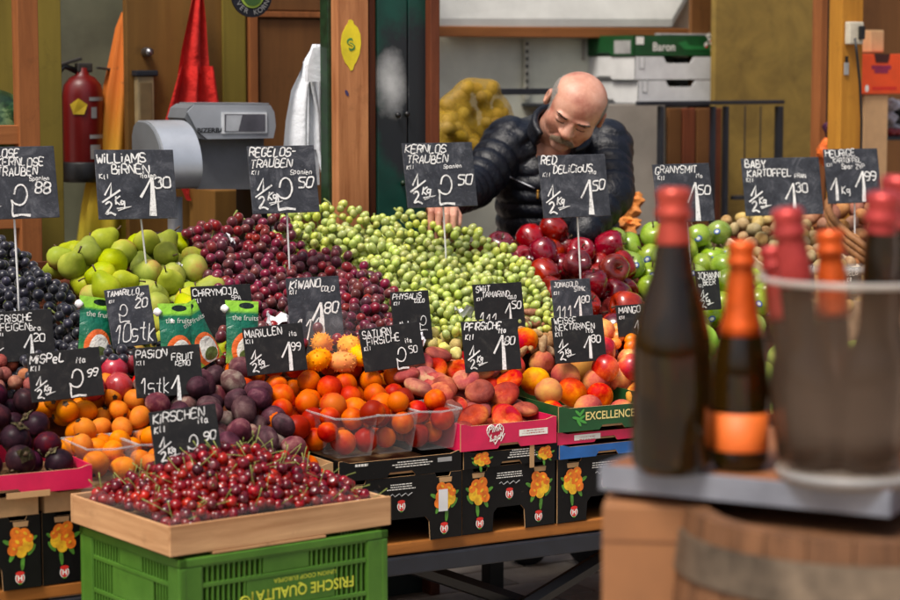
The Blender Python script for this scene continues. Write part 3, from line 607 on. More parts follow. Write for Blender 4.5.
def sticker_mesh(m, m2):                                      # small oval label hugging a unit sphere at +x
    mb = MB()
    for rr, mm, off in ((.13, 0, .502), (.075, 1, .5045)):
        vs = [(off, 0, 0)]; n = 14
        for k in range(n):
            a = 2 * math.pi * k / n; y, z = rr * math.cos(a), rr * .78 * math.sin(a); x = math.sqrt(max(0, off * off - y * y - z * z)); vs.append((x, y, z))
        mb.add(vs, [(0, 1 + k, 1 + (k + 1) % n) for k in range(n)], mm)
    return mb.mesh('sticker', [m, m2], True)
stick_a = sticker_mesh(sticker_w, ink_red); stick_b = sticker_mesh(sticker_b, sticker_w)

# ---- piles: fruit dropped one by one until it rests on its neighbours
def pile(inside, bb, r, floor, top, seed=0, k=.97, cand=70, fails=14, cap=2000):
    rr = np.random.RandomState(seed); P = np.zeros((0, 3)); bad = 0
    while len(P) < cap:
        c = np.stack([rr.uniform(bb[0], bb[1], cand), rr.uniform(bb[2], bb[3], cand)], 1)
        c = np.array([q for q in c if inside(q[0], q[1])])
        if len(c) == 0: break
        z = np.array([floor(a, b) + r for a, b in c])
        if len(P):
            d2 = ((c[:, None, :] - P[None, :, :2]) ** 2).sum(-1); q = (2 * r * k) ** 2 - d2
            zz = np.where(q > 0, P[None, :, 2] + np.sqrt(np.maximum(q, 0)), -9)
            z = np.maximum(z, zz.max(1))
        t = np.array([top(a, b) for a, b in c]) - r; sc = z - t
        j = sc.argmin()
        if sc[j] > .0: bad += 1
        else: P = np.vstack([P, [c[j, 0], c[j, 1], z[j]]]); bad = 0
        if bad > fails: break
    return P
def quad(pts):                                                # convex polygon test in (u, v)
    def f(u, v):
        n = len(pts); c = False
        for k in range(n):
            a, b = pts[k], pts[(k + 1) % n]
            if (a[1] > v) != (b[1] > v) and u < (b[0] - a[0]) * (v - a[1]) / (b[1] - a[1]) + a[0]: c = not c
        return c
    return f
def rectf(u0, u1, v0, v1): return (lambda u, v: u0 <= u <= u1 and v0 <= v <= v1), (u0, u1, v0, v1)
def rrot(r_, tilt=math.pi):
    return Euler((r_.uniform(-tilt, tilt), r_.uniform(-tilt, tilt), r_.uniform(0, 6.283)))
def scatter(name, label, cat, group, P, meshes, r, seed=0, jit=.08, tilt=math.pi, kids=None, weights=None):
    r_ = random.Random(seed); out = []
    for q in P:
        me = r_.choices(meshes, weights)[0] if weights else r_.choice(meshes)
        o = ob(name, me, None, W(*q), rrot(r_, tilt), 2 * r * (1 + r_.uniform(-jit, jit)))
        tag(o, label, cat, group); out.append(o)
        if kids: kids(o, r_)
    return out
def cam_facing_kid(o, name, me, loc_axis='X', rr=None, jitter=.7):   # put a sticker on the side that shows from the front of the stall
    d = (Vector((0, 0, 1.6)) - o.location).normalized(); rr = rr or rng
    d = (d + Vector((rr.uniform(-jitter, jitter), rr.uniform(-jitter, jitter), rr.uniform(-jitter, jitter)))).normalized()
    dl = o.rotation_euler.to_matrix().inverted() @ d
    return ob(name, me, o, (0, 0, 0), dl.to_track_quat(loc_axis, 'Z').to_euler())
def plane_top(dz, bulge=0.0, cu=0, cv=0, su=1, sv=1):
    return lambda u, v: slope(v) + dz + bulge * max(0, 1 - ((u - cu) / su) ** 2 - ((v - cv) / sv) ** 2)
def below(f, d): return lambda u, v: f(u, v) - d

def face_up(o, r_, k=.75, j=.45):                             # flat fruit lies with its hollow up or leaning forwards
    d = ((Vector((0, 0, 1.6)) - o.location).normalized() * k * r_.uniform(.2, 1.3) + Vector((r_.uniform(-j, j), r_.uniform(-j, j), .8))).normalized()
    o.rotation_euler = (d.to_track_quat('Z', 'Y').to_matrix() @ Matrix.Rotation(r_.uniform(0, 6.28), 3, 'Z')).to_euler()
# ================================================================ BENCH, CARTONS AND TRAYS
BZ = .44
bench = thing('market_bench', 'low market bench with wooden rail on a dark metal frame', 'bench', W(-1.7, 0, 0), PSI)
w_bench = wood('bench_wood', (122, 72, 28), (174, 108, 46), 0, 7)
for k in range(7):
    MB().cbox((0, .012 + k * .15, BZ - .03), (4.2, .155 + k * .15, BZ - (.0 if k == 0 else .004)), .004).build('plank', [w_bench], bench)
MB().cbox((0, -.002, BZ - .078), (4.2, .035, BZ - .034), .004).build('front_rail', [dark_metal], bench)
MB().cbox((0, 1.02, BZ - .105), (4.2, 1.06, BZ - .034), .004).build('back_rail', [dark_metal], bench)
for x in (.35, 1.42, 2.32, 3.3):
    for y in (.06, .98): MB().cbox((x, y, 0), (x + .05, y + .05, BZ - .035), .003).build('leg', [black_plastic], bench)
for x0, x1 in ((1.50, 2.30), (2.30, 1.50)):
    MB().tube([(x0, .10 if x0 < x1 else .14, .05), (x1, .10 if x0 < x1 else .14, BZ - .06)], .022, 6).build('brace', [black_plastic], bench)
# sloping display board carrying the back rows
db = thing('display_board', 'sloping wooden display board under the back rows of fruit', 'board', W(-1.6, .36, 0), PSI)
for k in range(5):
    a, b = k * .13, k * .13 + .125
    mb = MB(); za, zb = slope(.36 + a) - .13, slope(.36 + b) - .13
    mb.add([(0, a, za), (4, a, za), (4, b, zb), (0, b, zb), (0, a, za - .02), (4, a, za - .02), (4, b, zb - .02), (0, b, zb - .02)], [(0, 1, 2, 3), (7, 6, 5, 4), (0, 4, 5, 1), (1, 5, 6, 2), (2, 6, 7, 3), (3, 7, 4, 0)])
    mb.build('plank', [w_red], db)
mb = MB(); mb.box((0, .652, BZ), (4, .67, slope(1.0) - .08)); mb.build('back_panel', [w_red], db)

def fruit_print(mb, cx, cz, s, r_):                           # printed apricots and leaves; materials 0 orange 1 yellow 2 green
    y = -.0012
    for k, (a, b, w, h, t) in enumerate(((-.9, -.55, .55, .2, 2.2), (.75, -.9, .6, .2, -1.1), (1.15, .2, .5, .18, .5), (-1.0, .35, .45, .17, 2.6), (-.1, -1.55, .7, .18, -1.5), (.2, 1.1, .45, .16, 1.2))):
        flat(mb, disc((cx + a * s, cz + b * s), s, 10, w, h, t), y - .0001 * k, 2)
    for k, (a, b, rr, m) in enumerate(((-.25, .75, .55, 0), (.45, .95, .5, 0), (-.45, -.1, .6, 1), (.45, .1, .62, 0), (0, -.65, .48, 1), (.75, -.45, .45, 0), (-.7, .45, .36, 0))):
        flat(mb, disc((cx + a * s, cz + b * s), rr * s, 14, 1, 1.05), y - .0007 - .0001 * k, m)
        flat(mb, disc((cx + a * s - .1 * s, cz + b * s + .12 * s), rr * s * .30, 10, 1.2, .7, .7), y - .0015 - .0001 * k, 1)
def emblem(parent, x, z, s):
    mb = MB(); y = -.0014
    flat(mb, disc((x, z), s * 1.05, 18, .85, 1), y, 1); flat(mb, disc((x, z - .1 * s), s * .85, 18, .85, 1), y - .0002, 0)
    flat(mb, disc((x, z + .85 * s), s * .75, 14, 1.1, .5), y - .0004, 0); flat(mb, disc((x, z - 1.05 * s), s * .5, 10, .8, .3), y - .0004, 2)
    mb.build('emblem', [ink_red, ink_white, ink_green], parent)
    ob('lettering', H_ME, parent, (x, y - .0006, z - .08 * s), (0, 0, 0), s / .02)
H_ME = type_mesh('emblem_letter', 'H', .026, ink_white, .0012)
def dashes(parent, x, z, w, rows, h=.0022, seed=0, gap=.0058, m=None):    # print too small to read
    r_ = random.Random(seed); mb = MB()
    for k in range(rows):
        ww = w * r_.uniform(.6, 1); a = x - ww / 2
        while a < x + ww / 2:
            l_ = r_.uniform(.003, .010); flat(mb, rect(a, z - k * gap, min(a + l_, x + ww / 2), z - k * gap + h), -.0012, 0); a += l_ + .0016
    mb.build('small_print', [m or ink_white], parent)
FP = {}
def carton(u0, u1, z, h, label, group='black fruit cartons on the bench', depth=.38, seed=0, v=0.0):
    w = u1 - u0; r_ = random.Random(seed)
    t = thing('fruit_carton', label, 'carton', W(u0, v + r_.uniform(0, .012), z), PSI + R(r_.uniform(-.8, .8)), group)
    fw = .088; c = .06
    poly = [(0, 0), (fw, .002), (fw + .003, c * .8), (fw + .014, c), (w - fw - .014, c), (w - fw - .003, c * .8), (w - fw, 0), (w, .002), (w, h), (w - .03, h), (w - .034, h - .01), (w - .07, h - .01), (w - .074, h), (.074, h), (.07, h - .01), (.034, h - .01), (.03, h), (0, h)]
    fp_ = MB().prism(poly, 0, .004, 0, 1).build('front_panel', [black_card, kraft], t)
    mb = MB(); mb.box((0, .0045, .0), (.004, depth, h)); mb.box((w - .004, .0045, .0), (w, depth, h)); mb.box((.0045, depth - .004, .0), (w - .0045, depth, h)); mb.box((.005, .006, .064), (w - .005, depth - .005, .068))
    mb.build('shell', [black_card], t)
    if 'f' not in FP:
        mb = MB(); fruit_print(mb, 0, 0, .027, r_); FP['f'] = mb.mesh('fruit_print', [ink_orange, ink_yellow, ink_green])
    for x, fl in ((fw * .52, 1), (w - fw * .52, -1)):
        ob('fruit_print', FP['f'], fp_, (x, 0, h * .62), (0, 0, 0), (fl, 1, 1)); emblem(fp_, x + .004 * fl, .026, .0125)
        MB().prism([(x - .016, h - .024), (x + .016, h - .024), (x + .018, h - .012), (x - .018, h - .012)], -.0016, -.0002).build('tab', [kraft], fp_)
    emblem(fp_, w / 2, h * .56, .0125); dashes(fp_, w / 2, h * .88, .085, 3, seed=seed)
    mb = MB(); mb.tube([(w / 2 - .03 + .006 * k, -.002, h * .73 + .004 * math.sin(k * 2.1)) for k in range(11)], .0011, 4); mb.build('script', [ink_grey], fp_)
    if r_.random() < .6:
        x = w - fw * .62; mb = MB(); flat(mb, rect(x - .012, h * .42, x + .014, h * .75), -.0034, 0); mb.build('paper_label', [white_card], fp_)
    return t
def tray(name, label, cat, u0, u1, v0, v1, z, h, m, group=None, lip=True, skew=0, floor_z=.006, edge=None):
    w = u1 - u0; d = v1 - v0
    t = thing(name, label, cat, W(u0, v0, z), PSI + R(skew), group); e = edge or kraft
    poly = [(0, 0), (w * .38, 0), (w * .41, .012), (w * .59, .012), (w * .62, 0), (w, 0), (w, h), (w - .01, h), (w - .03, h - .006), (.03, h - .006), (.01, h), (0, h)] if lip else rect(0, 0, w, h)
    MB().prism(poly, 0, .004, 0, 1).build('front_panel', [m, e], t)
    for x in (0, w - .004): MB().box((x, .0045, 0), (x + .004, d - .0045, h)).build('side_panel', [m], t)
    MB().box((0, d - .004, 0), (w, d, h)).build('back_panel', [m], t)
    MB().box((.0045, .0045, floor_z), (w - .0045, d - .0045, floor_z + .004)).build('floor', [kraft], t)
    return t
def fpn(t): return next(c for c in t.children if c.name.startswith('front_panel'))
cols = [(-1.78, -1.46), (-1.455, -1.135), (-1.128, -.80), (-.79, -.40), (-.39, -.052), (-.045, .228), (.236, .525), (.532, .82), (.828, 1.12), (1.13, 1.42), (1.43, 1.72), (1.73, 2.02), (2.03, 2.32)]
where = ['black carton of printed apricots at the bench end past the mangosteens', 'black carton with printed apricots under the mangosteen tray', 'black carton with printed apricots below the loquat punnets', 'black carton hidden behind the green cherry crate', 'black carton with printed apricots under the apricot punnets', 'black carton with printed apricots under the pink flat peach tray', 'black carton with printed apricots under the blue tray']
for k, (a, b) in enumerate(cols[1:], 1):
    carton(a, b, BZ + .001, .165, where[k] if k < len(where) else 'black printed fruit carton on the bench behind the barrel table', 'black fruit cartons on the bench', seed=k)
ZB = BZ + .167
for k, (a, b) in enumerate(cols[1:4]):
    tray('cardboard_tray', ['brown cardboard tray below the pink mangosteen tray', 'brown cardboard tray under the loquat punnets', 'brown cardboard tray holding the passion fruit'][k], 'tray', a + .004, b - .004, .004, .38, ZB, .05, kraft)
lip4 = tray('cardboard_tray', 'black cardboard tray carrying the apricot punnets', 'tray', cols[4][0], cols[4][1], .0, .38, ZB, .05, black_card); dashes(fpn(lip4), .2, .034, .12, 3, seed=3); dashes(fpn(lip4), .06, .034, .05, 1, .006, seed=3)
mb = MB(); flat(mb, rect(.27, .026, .31, .037), -.0012, 0); mb.build('white_mark', [ink_grey], fpn(lip4))
lip5 = tray('cardboard_tray', 'black cardboard tray under the pink flat peach tray', 'tray', cols[5][0], cols[5][1], .0, .38, ZB, .045, black_card); dashes(fpn(lip5), .17, .036, .09, 4, seed=4)
ob('fruit_print', FP['f'], fpn(lip5), (.05, 0, .02), (0, 0, 0), (.8, 1, .5)); ob('fruit_print', FP['f'], fpn(lip5), (.235, 0, .02), (0, 0, 0), (.7, 1, .5))
MB().cbox((.19, -.004, -.012), (.203, -.0015, .05), .001).build('tape', [kraft], lip5)
tb = tray('cardboard_tray', 'blue cardboard tray beneath the pink and green trays', 'tray', cols[6][0], cols[6][1], .0, .38, ZB, .036, blue_card)
tk = tray('cardboard_tray', 'flat pink cardboard tray sandwiched between blue and green trays', 'tray', cols[6][0] - .006, cols[6][1], .002, .38, ZB + .037, .032, pink_card)
mb = MB(); flat(mb, rect(.05, .008, .13, .022), -.0012, 0); mb.build('white_mark', [ink_white], fpn(tk)); dashes(fpn(tk), .09, .014, .07, 2, seed=8, m=ink_red)
for k, (a, b) in enumerate(cols[7:]):
    tray('cardboard_tray', 'shallow black tray on the cartons behind the barrel table', 'tray', a, b, .0, .38, ZB, .07, black_card, 'trays behind the barrel table')
mg = tray('cardboard_tray', 'pink cardboard tray heaped with mangosteens', 'tray', -1.44, -1.02, -.012, .34, ZB + .052, .052, pink_card, skew=-1)
MB().cbox((.22, -.006, -.008), (.32, -.0045, .006), .001).build('torn_edge', [kraft], mg)
pl = tray('cardboard_tray', 'pink cardboard tray with a white heart full of flat peaches', 'tray', cols[5][0] - .012, cols[5][1] - .006, -.006, .34, ZB + .046, .068, pink_card)
hp = []
for k in range(28):
    a = 2 * math.pi * k / 28; hp.append((.0022 * 16 * math.sin(a) ** 3 * .68, .0022 * (13 * math.cos(a) - 5 * math.cos(2 * a) - 2 * math.cos(3 * a) - math.cos(4 * a)) * .78))
mb = MB(); mb.tube([(.098 + x, -.0012, .04 + z) for x, z in hp + hp[:1]], .0013, 4); mb.build('heart', [ink_white], fpn(pl))
mb = MB(); flat(mb, [(.098 + x * .93, .04 + z * .93) for x, z in hp], -.0011, 0); mb.build('heart_fill', [plain('heart_dark_pink', (188, 16, 60), .45)], fpn(pl))
for k, s_ in enumerate(('Pink', 'Lady')):
    me = type_mesh('brand_script', s_, .024, ink_white, .0004); me.transform(Matrix.Shear('XZ', 4, (.3, 0)) if 0 else Matrix(((1, 0, .35, 0), (0, 1, 0, 0), (0, 0, 1, 0), (0, 0, 0, 1))))
    ob('lettering', me, fpn(pl), (.097 + .006 * k, -.0026, .051 - k * .021), (0, R(-8), 0))
mb = MB(); flat(mb, rect(.168, .026, .252, .042), -.0012, 0); mb.build('white_mark', [ink_white], fpn(pl)); dashes(fpn(pl), .21, .036, .07, 2, .003, seed=5, gap=.006, m=ink_red)
gx = tray('cardboard_tray', 'dark green cardboard tray of peaches printed in gold', 'tray', cols[6][0] - .006, cols[6][1] + .02, -.004, .34, ZB + .070, .066, green_card, skew=-3)
ob('lettering', type_mesh('tray_word', 'EXCELLENCE', .029, plain('gold_ink', (226, 206, 130), .5), .0004), fpn(gx), (.150, -.0014, .036), (0, 0, 0), (.86, 1, 1))
mb = MB()
for k, (a, b, t) in enumerate(((.056, .046, 2.4), (.066, .034, .5), (.05, .034, 2.9), (.066, .047, .9), (.058, .022, -1.0), (.07, .024, -.4))): flat(mb, disc((a, b), .015, 10, .8, .25, t), -.0013 - .0001 * k, 0)
mb.build('leaf_print', [plain('leaf_ink', (70, 150, 60), .5)], fpn(gx))

def punnet(u, v, z, w, d, h, label, group, skew=0):
    t = thing('punnet', label, 'punnet', W(u, v, z), PSI + R(skew), group); mb = MB(); k = .012
    o0 = [(k, k, 0), (w - k, k, 0), (w - k, d - k, 0), (k, d - k, 0)]; o1 = [(0, 0, h), (w, 0, h), (w, d, h), (0, d, h)]
    mb.add(o0 + o1, [(3, 2, 1, 0), (0, 1, 5, 4), (1, 2, 6, 5), (2, 3, 7, 6), (3, 0, 4, 7)]); mb.build('walls', [punnet_plastic], t)
    mb = MB(); mb.tube([(-.003, -.003, h), (w * .5, -.006, h - .004), (w + .003, -.003, h), (w + .003, d + .003, h), (-.003, d + .003, h), (-.003, -.003, h)], .0028, 6); mb.build('rim', [clearmat('rim_plastic', (240, 240, 240), .22) if 'rim_plastic' not in MATS else MATS['rim_plastic']], t)
    return t

# ================================================================ HEAPS
def gp2(label_u): return None
# mangosteens
ins, bb = rectf(-1.40, -1.06, .035, .35); top = plane_top(.015, .02, -1.2, .15, .25, .25)
def mk_mango(o, r_):
    o.rotation_euler = rrot(r_, .9); c = ob('sepal', mango_cal, o, (0, 0, .44)); ob('stalk', mango_stalk, o, (0, 0, .45))
scatter('mangosteen', 'dark purple mangosteen with dry sepals in the pink tray', 'mangosteen', 'mangosteens in the pink tray', pile(ins, bb, .033, below(top, .12), top, 1), ME['mango'], .033, 1, .08, 1.0, mk_mango)
# loquats in punnets
def rise(zf, dz, vb=.10): return lambda u, v: max(slope(v) + dz, zf)
ins, bb = rectf(-1.0, -.80, .034, .35); top = rise(.735, .012)
def mk_loq(o, r_): ob('calyx', lo_cal, o, (0, 0, .565))
scatter('loquat', 'orange loquat with a dark calyx in clear punnets', 'loquat', 'loquats in the punnets', pile(ins, bb, .026, lambda u, v: .66 if v < .13 else top(u, v) - .10, top, 2), ME['loquat'], .026, 2, .1, 3.14, mk_loq)
for k in range(2): punnet(-1.02 + k * .122, .003, .660, .118, .17, .082, 'clear plastic punnet of loquats', 'loquat punnets', -1 + 2 * k)
# passion fruit
ins, bb = rectf(-.775, -.49, .0, .34); top = plane_top(.035, .03, -.62, .16, .2, .25)
scatter('passion_fruit', 'wrinkled brownish purple passion fruit heaped beside the loquats', 'passion fruit', 'passion fruit heap', pile(ins, bb, .029, below(top, .12), top, 3, .95), ME['passion'], .030, 3, .14)
# apricots
ins, bb = rectf(-.50, -.08, .038, .36); top = lambda u, v: max(slope(v) + .016, (.808 - .10 * max(0, .06 - v) / .06 * .3) if u > -.40 else 0)
P = pile(ins, bb, .0295, lambda u, v: .665 if (v < .15 and u > -.40) else top(u, v) - .12, top, 4, .95)
scatter('apricot', 'orange red apricot heaped in and behind clear punnets', 'apricot', 'apricots in the black tray', P, ME['apricot'] + ME['apricot2'], .0295, 4, .13, weights=[4, 4, 2])
for k in range(3): punnet(-.395 + k * .114, .004, ZB + .056, .112, .15, .098, 'clear plastic punnet full of apricots', 'apricot punnets', (0, 1.5, -1)[k])
# flat peaches
ins, bb = rectf(-.02, .20, .045, .36); top = plane_top(.02, .02, .1, .2, .2, .25)
scatter('flat_peach', 'red blushed flat peach in the pink tray with a heart', 'peach', 'flat peaches in the pink tray', pile(ins, bb, .029, below(top, .12), top, 5, .93), ME['flat'], .036, 5, .1, .6, face_up)
ins, bb = rectf(-.075, .0, .15, .36); top = plane_top(.03)
scatter('flat_peach', 'red blushed flat peach in the pink tray with a heart', 'peach', 'flat peaches in the pink tray', pile(ins, bb, .029, below(top, .06), top, 15, .93), ME['flat'], .036, 15, .1, .6, face_up)
# peaches
ins, bb = rectf(.28, .51, .045, .36); top = plane_top(.03, .02, .4, .2, .2, .25)
scatter('peach', 'round yellow and red peach in the green tray', 'peach', 'peaches in the green tray', pile(ins, bb, .039, below(top, .13), top, 6), ME['peach'], .039, 6, .08)
ins, bb = rectf(.50, .62, .20, .38); top = plane_top(.05)
scatter('nectarine', 'shiny red nectarine piled behind the peaches', 'nectarine', 'nectarines behind the peaches', pile(ins, bb, .040, below(top, .09), top, 7), ME['nect'], .040, 7, .06)
ins, bb = rectf(.57, .82, .02, .30); top = plane_top(.01)
scatter('nectarine', 'shiny red nectarine piled in the black tray beyond the peaches', 'nectarine', 'nectarines in the black tray', pile(ins, bb, .040, below(top, .09), top, 17), ME['nect'], .040, 17, .06)
# kumquats, mangoes, further trays behind the barrel
ins, bb = rectf(.62, .72, .30, .40); top = plane_top(.03)
scatter('kumquat', 'small bright orange kumquat beside the red apples', 'kumquat', 'kumquats by the apples', pile(ins, bb, .018, below(top, .05), top, 8), ME['kumquat'], .018, 8)
ins, bb = rectf(.78, 1.42, .02, .42); top = plane_top(.0)
scatter('green_mango', 'pale green mango in the trays below the green apples', 'mango', 'green mangoes', pile(ins, bb, .045, below(top, .10), top, 9), ME['gmango'], .046, 9)
ins, bb = rectf(1.42, 2.25, .02, .42); top = plane_top(-.02)
scatter('nectarine', 'ripe red nectarine in the trays below the potatoes', 'nectarine', 'nectarines below the potatoes', pile(ins, bb, .040, below(top, .08), top, 10), ME['nect'], .040, 10)
# pears
ins = quad([(-.70, .47), (-.44, .47), (-.37, .96), (-.76, .96)]); top = plane_top(.015, .05, -.57, .75, .25, .35)
def mk_pear(o, r_): ob('stem', app_stem, o, (0.01, 0, .57))
scatter('pear', 'yellow green pear heaped beside the black grapes', 'pear', 'pears in a heap', pile(ins, (-.76, -.37, .47, .98), .0335, below(top, .13), top, 11, .93), ME['pear'], .0355, 11, .12, 2.2, mk_pear)
tray('cardboard_tray', 'dark magenta cardboard tray round the pears', 'tray', -.765, -.40, .50, .97, .79, .10, magenta_card)
# red apples
ins = quad([(.56, .38), (.86, .38), (.97, .93), (.60, .93)]); top = plane_top(.02, .03, .78, .7, .25, .35)
def mk_app(o, r_):
    ob('stem', app_stem, o, (0, 0, .30))
    if r_.random() < .22: cam_facing_kid(o, 'sticker', stick_a, 'X', r_, .5)
scatter('red_apple', 'polished dark red apple heaped before the man', 'apple', 'red apples in a heap', pile(ins, (.56, .97, .38, .95), .042, below(top, .15), top, 12, .95), ME['redapple'], .0435, 12, .06, 1.4, mk_app)
# green apples
ins = quad([(.89, .42), (1.34, .42), (1.40, .90), (1.00, .93)]); top = plane_top(.02, .03, 1.15, .7, .3, .35)
def mk_app2(o, r_):
    ob('stem', app_stem, o, (0, 0, .28))
    if r_.random() < .5: cam_facing_kid(o, 'sticker', stick_b, 'X', r_, .5)
scatter('green_apple', 'bright green apple heaped beside the red apples', 'apple', 'green apples in a heap', pile(ins, (.89, 1.42, .42, .95), .041, below(top, .14), top, 13, .95), ME['greenapple'], .0425, 13, .06, 1.2, mk_app2)
# potatoes
ins, bb = rectf(1.42, 1.72, .45, .93); top = plane_top(.015, .03, 1.56, .8, .2, .3)
scatter('baby_potato', 'small pale baby potato heaped beside the green apples', 'potato', 'baby potatoes in a heap', pile(ins, bb, .021, below(top, .06), top, 14, .93, 50), ME['potato'], .0215, 14, .15)
ins, bb = rectf(1.76, 2.15, .45, .93); top = plane_top(.03, .03, 1.95, .8, .2, .3)
scatter('potato', 'larger reddish potato in the basket by the yellow post', 'potato', 'potatoes in the basket', pile(ins, bb, .028, below(top, .07), top, 16, .93, 50), ME['potato2'], .0285, 16, .15)
bk = thing('wooden_tray', 'pale wooden tray of baby potatoes', 'tray', W(1.40, .44, 0), PSI)
for a, b in (((0, 0, .80), (.012, .5, 0)), ((.335, 0, .80), (.347, .5, 0))):
    mb = MB(); mb.add([(a[0], 0, .78), (a[0], .5, 1.0), (a[0], .5, 1.10), (a[0], 0, .905), (b[0], 0, .78), (b[0], .5, 1.0), (b[0], .5, 1.10), (b[0], 0, .905)], [(0, 1, 2, 3), (7, 6, 5, 4), (3, 2, 6, 7), (0, 3, 7, 4), (1, 0, 4, 5), (2, 1, 5, 6)]); mb.build('side_panel', [plain('pale_tray_wood', (196, 176, 146), .7) if 'pale_tray_wood' not in MATS else MATS['pale_tray_wood']], bk)
MB().box((.012, 0, .78), (.335, .012, .90)).build('front_panel', [MATS['pale_tray_wood']], bk)
mb = MB(); mb.tube([(1.77 + .0, .44, .92), (1.77, .95, 1.15), (2.14, .95, 1.15), (2.14, .44, .92)], .016, 8)
bs = thing('basket', 'woven brown basket rim round the larger potatoes', 'basket', W(1.955, .7, 1.0), PSI); mbk = MB()
for q in range(3):
    mbk.tube([(.2 * math.cos(a), .25 * math.sin(a), .25 * math.sin(a) * KZ + .03 + .022 * q) for a in [2 * math.pi * k / 28 for k in range(29)]], .012, 6)
mbk.build('rim', [wood('wicker', (110, 72, 42), (160, 112, 70), 0, 20, knots=False)], bs, smooth=True)
# red plums in a bag, lychees, tamarind pods, physalis
ins, bb = rectf(-.93, -.75, .30, .40); top = plane_top(.035)
scatter('red_plum', 'shiny red plum behind the loquats', 'plum', 'red plums', pile(ins, bb, .032, below(top, .07), top, 18), ME['redplum'], .032, 18)
ins, bb = rectf(-1.25, -1.03, .33, .46); top = plane_top(.03)
scatter('lychee', 'rough brown lychee behind the mangosteens', 'lychee', 'lychees', pile(ins, bb, .019, below(top, .06), top, 19), ME['lychee'], .019, 19)
ins, bb = rectf(.30, .54, .33, .48); top = plane_top(.02)
scatter('tamarind_pod', 'knobbly brown tamarind pod below the green grapes', 'tamarind', 'tamarind pods', pile(ins, bb, .014, below(top, .05), top, 20), ME['nut'], .0165, 20)
ins, bb = rectf(.07, .20, .34, .42); top = plane_top(.02)
scatter('physalis', 'papery yellow green physalis husk under the green grapes', 'physalis', 'physalis husks', pile(ins, bb, .017, below(top, .05), top, 21), ME['physalis'], .018, 21)

# ---- grapes: bunches, each grape a part of its bunch
stalk_g = plain('grape_stalk', (128, 140, 70), .7, var=.2)
def bunches(name, label, group, ins, bb, r, dz, me, seeds, seed, R0=.085, half=.085, wid=.048, kk=.9, cap=900):
    rr = random.Random(seed); S = []; t0 = 0
    while len(S) < seeds and t0 < 8000:
        t0 += 1; q = (rr.uniform(bb[0], bb[1]), rr.uniform(bb[2], bb[3]))
        if ins(*q) and all((q[0] - s[0]) ** 2 + (q[1] - s[1]) ** 2 > R0 * R0 for s in S): S.append(q)
    top = lambda u, v: slope(v) + dz - .012
    P = pile(ins, bb, r, lambda u, v: top(u, v) - .034, top, seed, kk, 60, 8, cap)          # berries of the bunches lying underneath
    G = [[] for _ in S]
    for p in P: G[min(range(len(S)), key=lambda k: (p[0] - S[k][0]) ** 2 + (p[1] - S[k][1]) ** 2)].append((p, None))
    ACC = np.zeros((0, 3)); stalks = []
    for k, s in enumerate(S):                                 # each bunch: berries all round a tapering stalk
        t = -math.pi / 2 + rr.uniform(-1.0, 1.0); ax = Vector((math.cos(t), math.sin(t), KZ * math.sin(t) + rr.uniform(-.1, .1))).normalized()
        n2 = Vector((0, -KZ, 1)); n2 = (n2 - ax * n2.dot(ax)).normalized(); n1 = ax.cross(n2); L = half * rr.uniform(.8, 1.2); wd = wid * rr.uniform(.85, 1.15)
        c = Vector((s[0], s[1], slope(s[1]) + dz + rr.uniform(-.006, .010)))
        for _ in range(520):
            ta = rr.uniform(-1, 1); ph = rr.uniform(-.35, math.pi + .35); rho = wd * math.sqrt(max(0, 1 - ((ta + .25) / 1.27) ** 2)) * (1 + .12 * math.sin(5 * ta + 3 * ph + k))
            nr = n1 * math.cos(ph) + n2 * math.sin(ph) * .92; p = c + ax * (ta * L) + nr * (rho * rr.uniform(.86, 1.0))
            if not ins(p.x, p.y): continue
            pn = np.array(p)
            if len(ACC) and ((ACC - pn) ** 2).sum(1).min() < (1.72 * r) ** 2: continue
            ACC = np.vstack([ACC, pn]); G[k].append((pn, (nr + ax * .35).normalized()))
        stalks.append((c - ax * L * .9, c - ax * (L + .035) + n2 * .02, c + ax * L * .7))
    for k, (s, gs) in enumerate(zip(S, G)):
        if not gs: continue
        zb = min(p[2] for p, _ in gs); o0 = Vector((s[0], s[1], zb)); t = thing(name, label, 'grapes', W(s[0], s[1], zb), PSI, group)
        mb = MB(); a_, b_, c_ = [q - o0 for q in stalks[k]]; mid = (a_ + b_) / 2 + Vector((rr.uniform(-.006, .006), rr.uniform(-.006, .006), .006))
        mb.tube([c_, a_, mid, b_], [.0012, .0022, .0024, .0034], 6)
        for p, d in gs:
            if d is not None and rr.random() < .5: q = Vector(p) - o0; mb.tube([q - d * r * 1.9, q - d * r * .8], .0011, 4, cap=False)
        mb.build('stalk', [stalk_g], t, smooth=True)
        for p, d in gs:
            rot = rrot(rr) if d is None else (d.to_track_quat('Z', 'Y').to_matrix() @ Euler((rr.uniform(-.4, .4), rr.uniform(-.4, .4), 0)).to_matrix()).to_euler()
            ob('grape', me, t, Vector(p) - o0, rot, 2 * r * rr.uniform(.86, 1.08))
    return P
ins = quad([(.13, .38), (.53, .40), (.57, .80), (.40, .97), (-.06, 1.06), (-.06, .90), (.06, .80)])
bunches('grape_bunch', 'bunch of pale green seedless grapes in the big heap', 'green grape bunches', ins, (-.06, .57, .38, 1.06), .0122, -.020, ME['ggrape'][0], 30, 31, R0=.080, half=.085, wid=.050)
ins = quad([(-.53, .42), (.11, .36), (.055, .78), (-.07, .90), (-.07, .98), (-.37, .98), (-.44, .50)])
bunches('grape_bunch', 'bunch of dark red grapes in the heap beside the pears', 'red grape bunches', ins, (-.55, .11, .36, .98), .0148, -.022, ME['rgrape'][0], 24, 32, R0=.088, half=.09, wid=.052)
ins = quad([(-1.06, .36), (-.72, .36), (-.74, .60), (-.79, .70), (-.80, 1.0), (-1.25, 1.0), (-1.25, .40)])
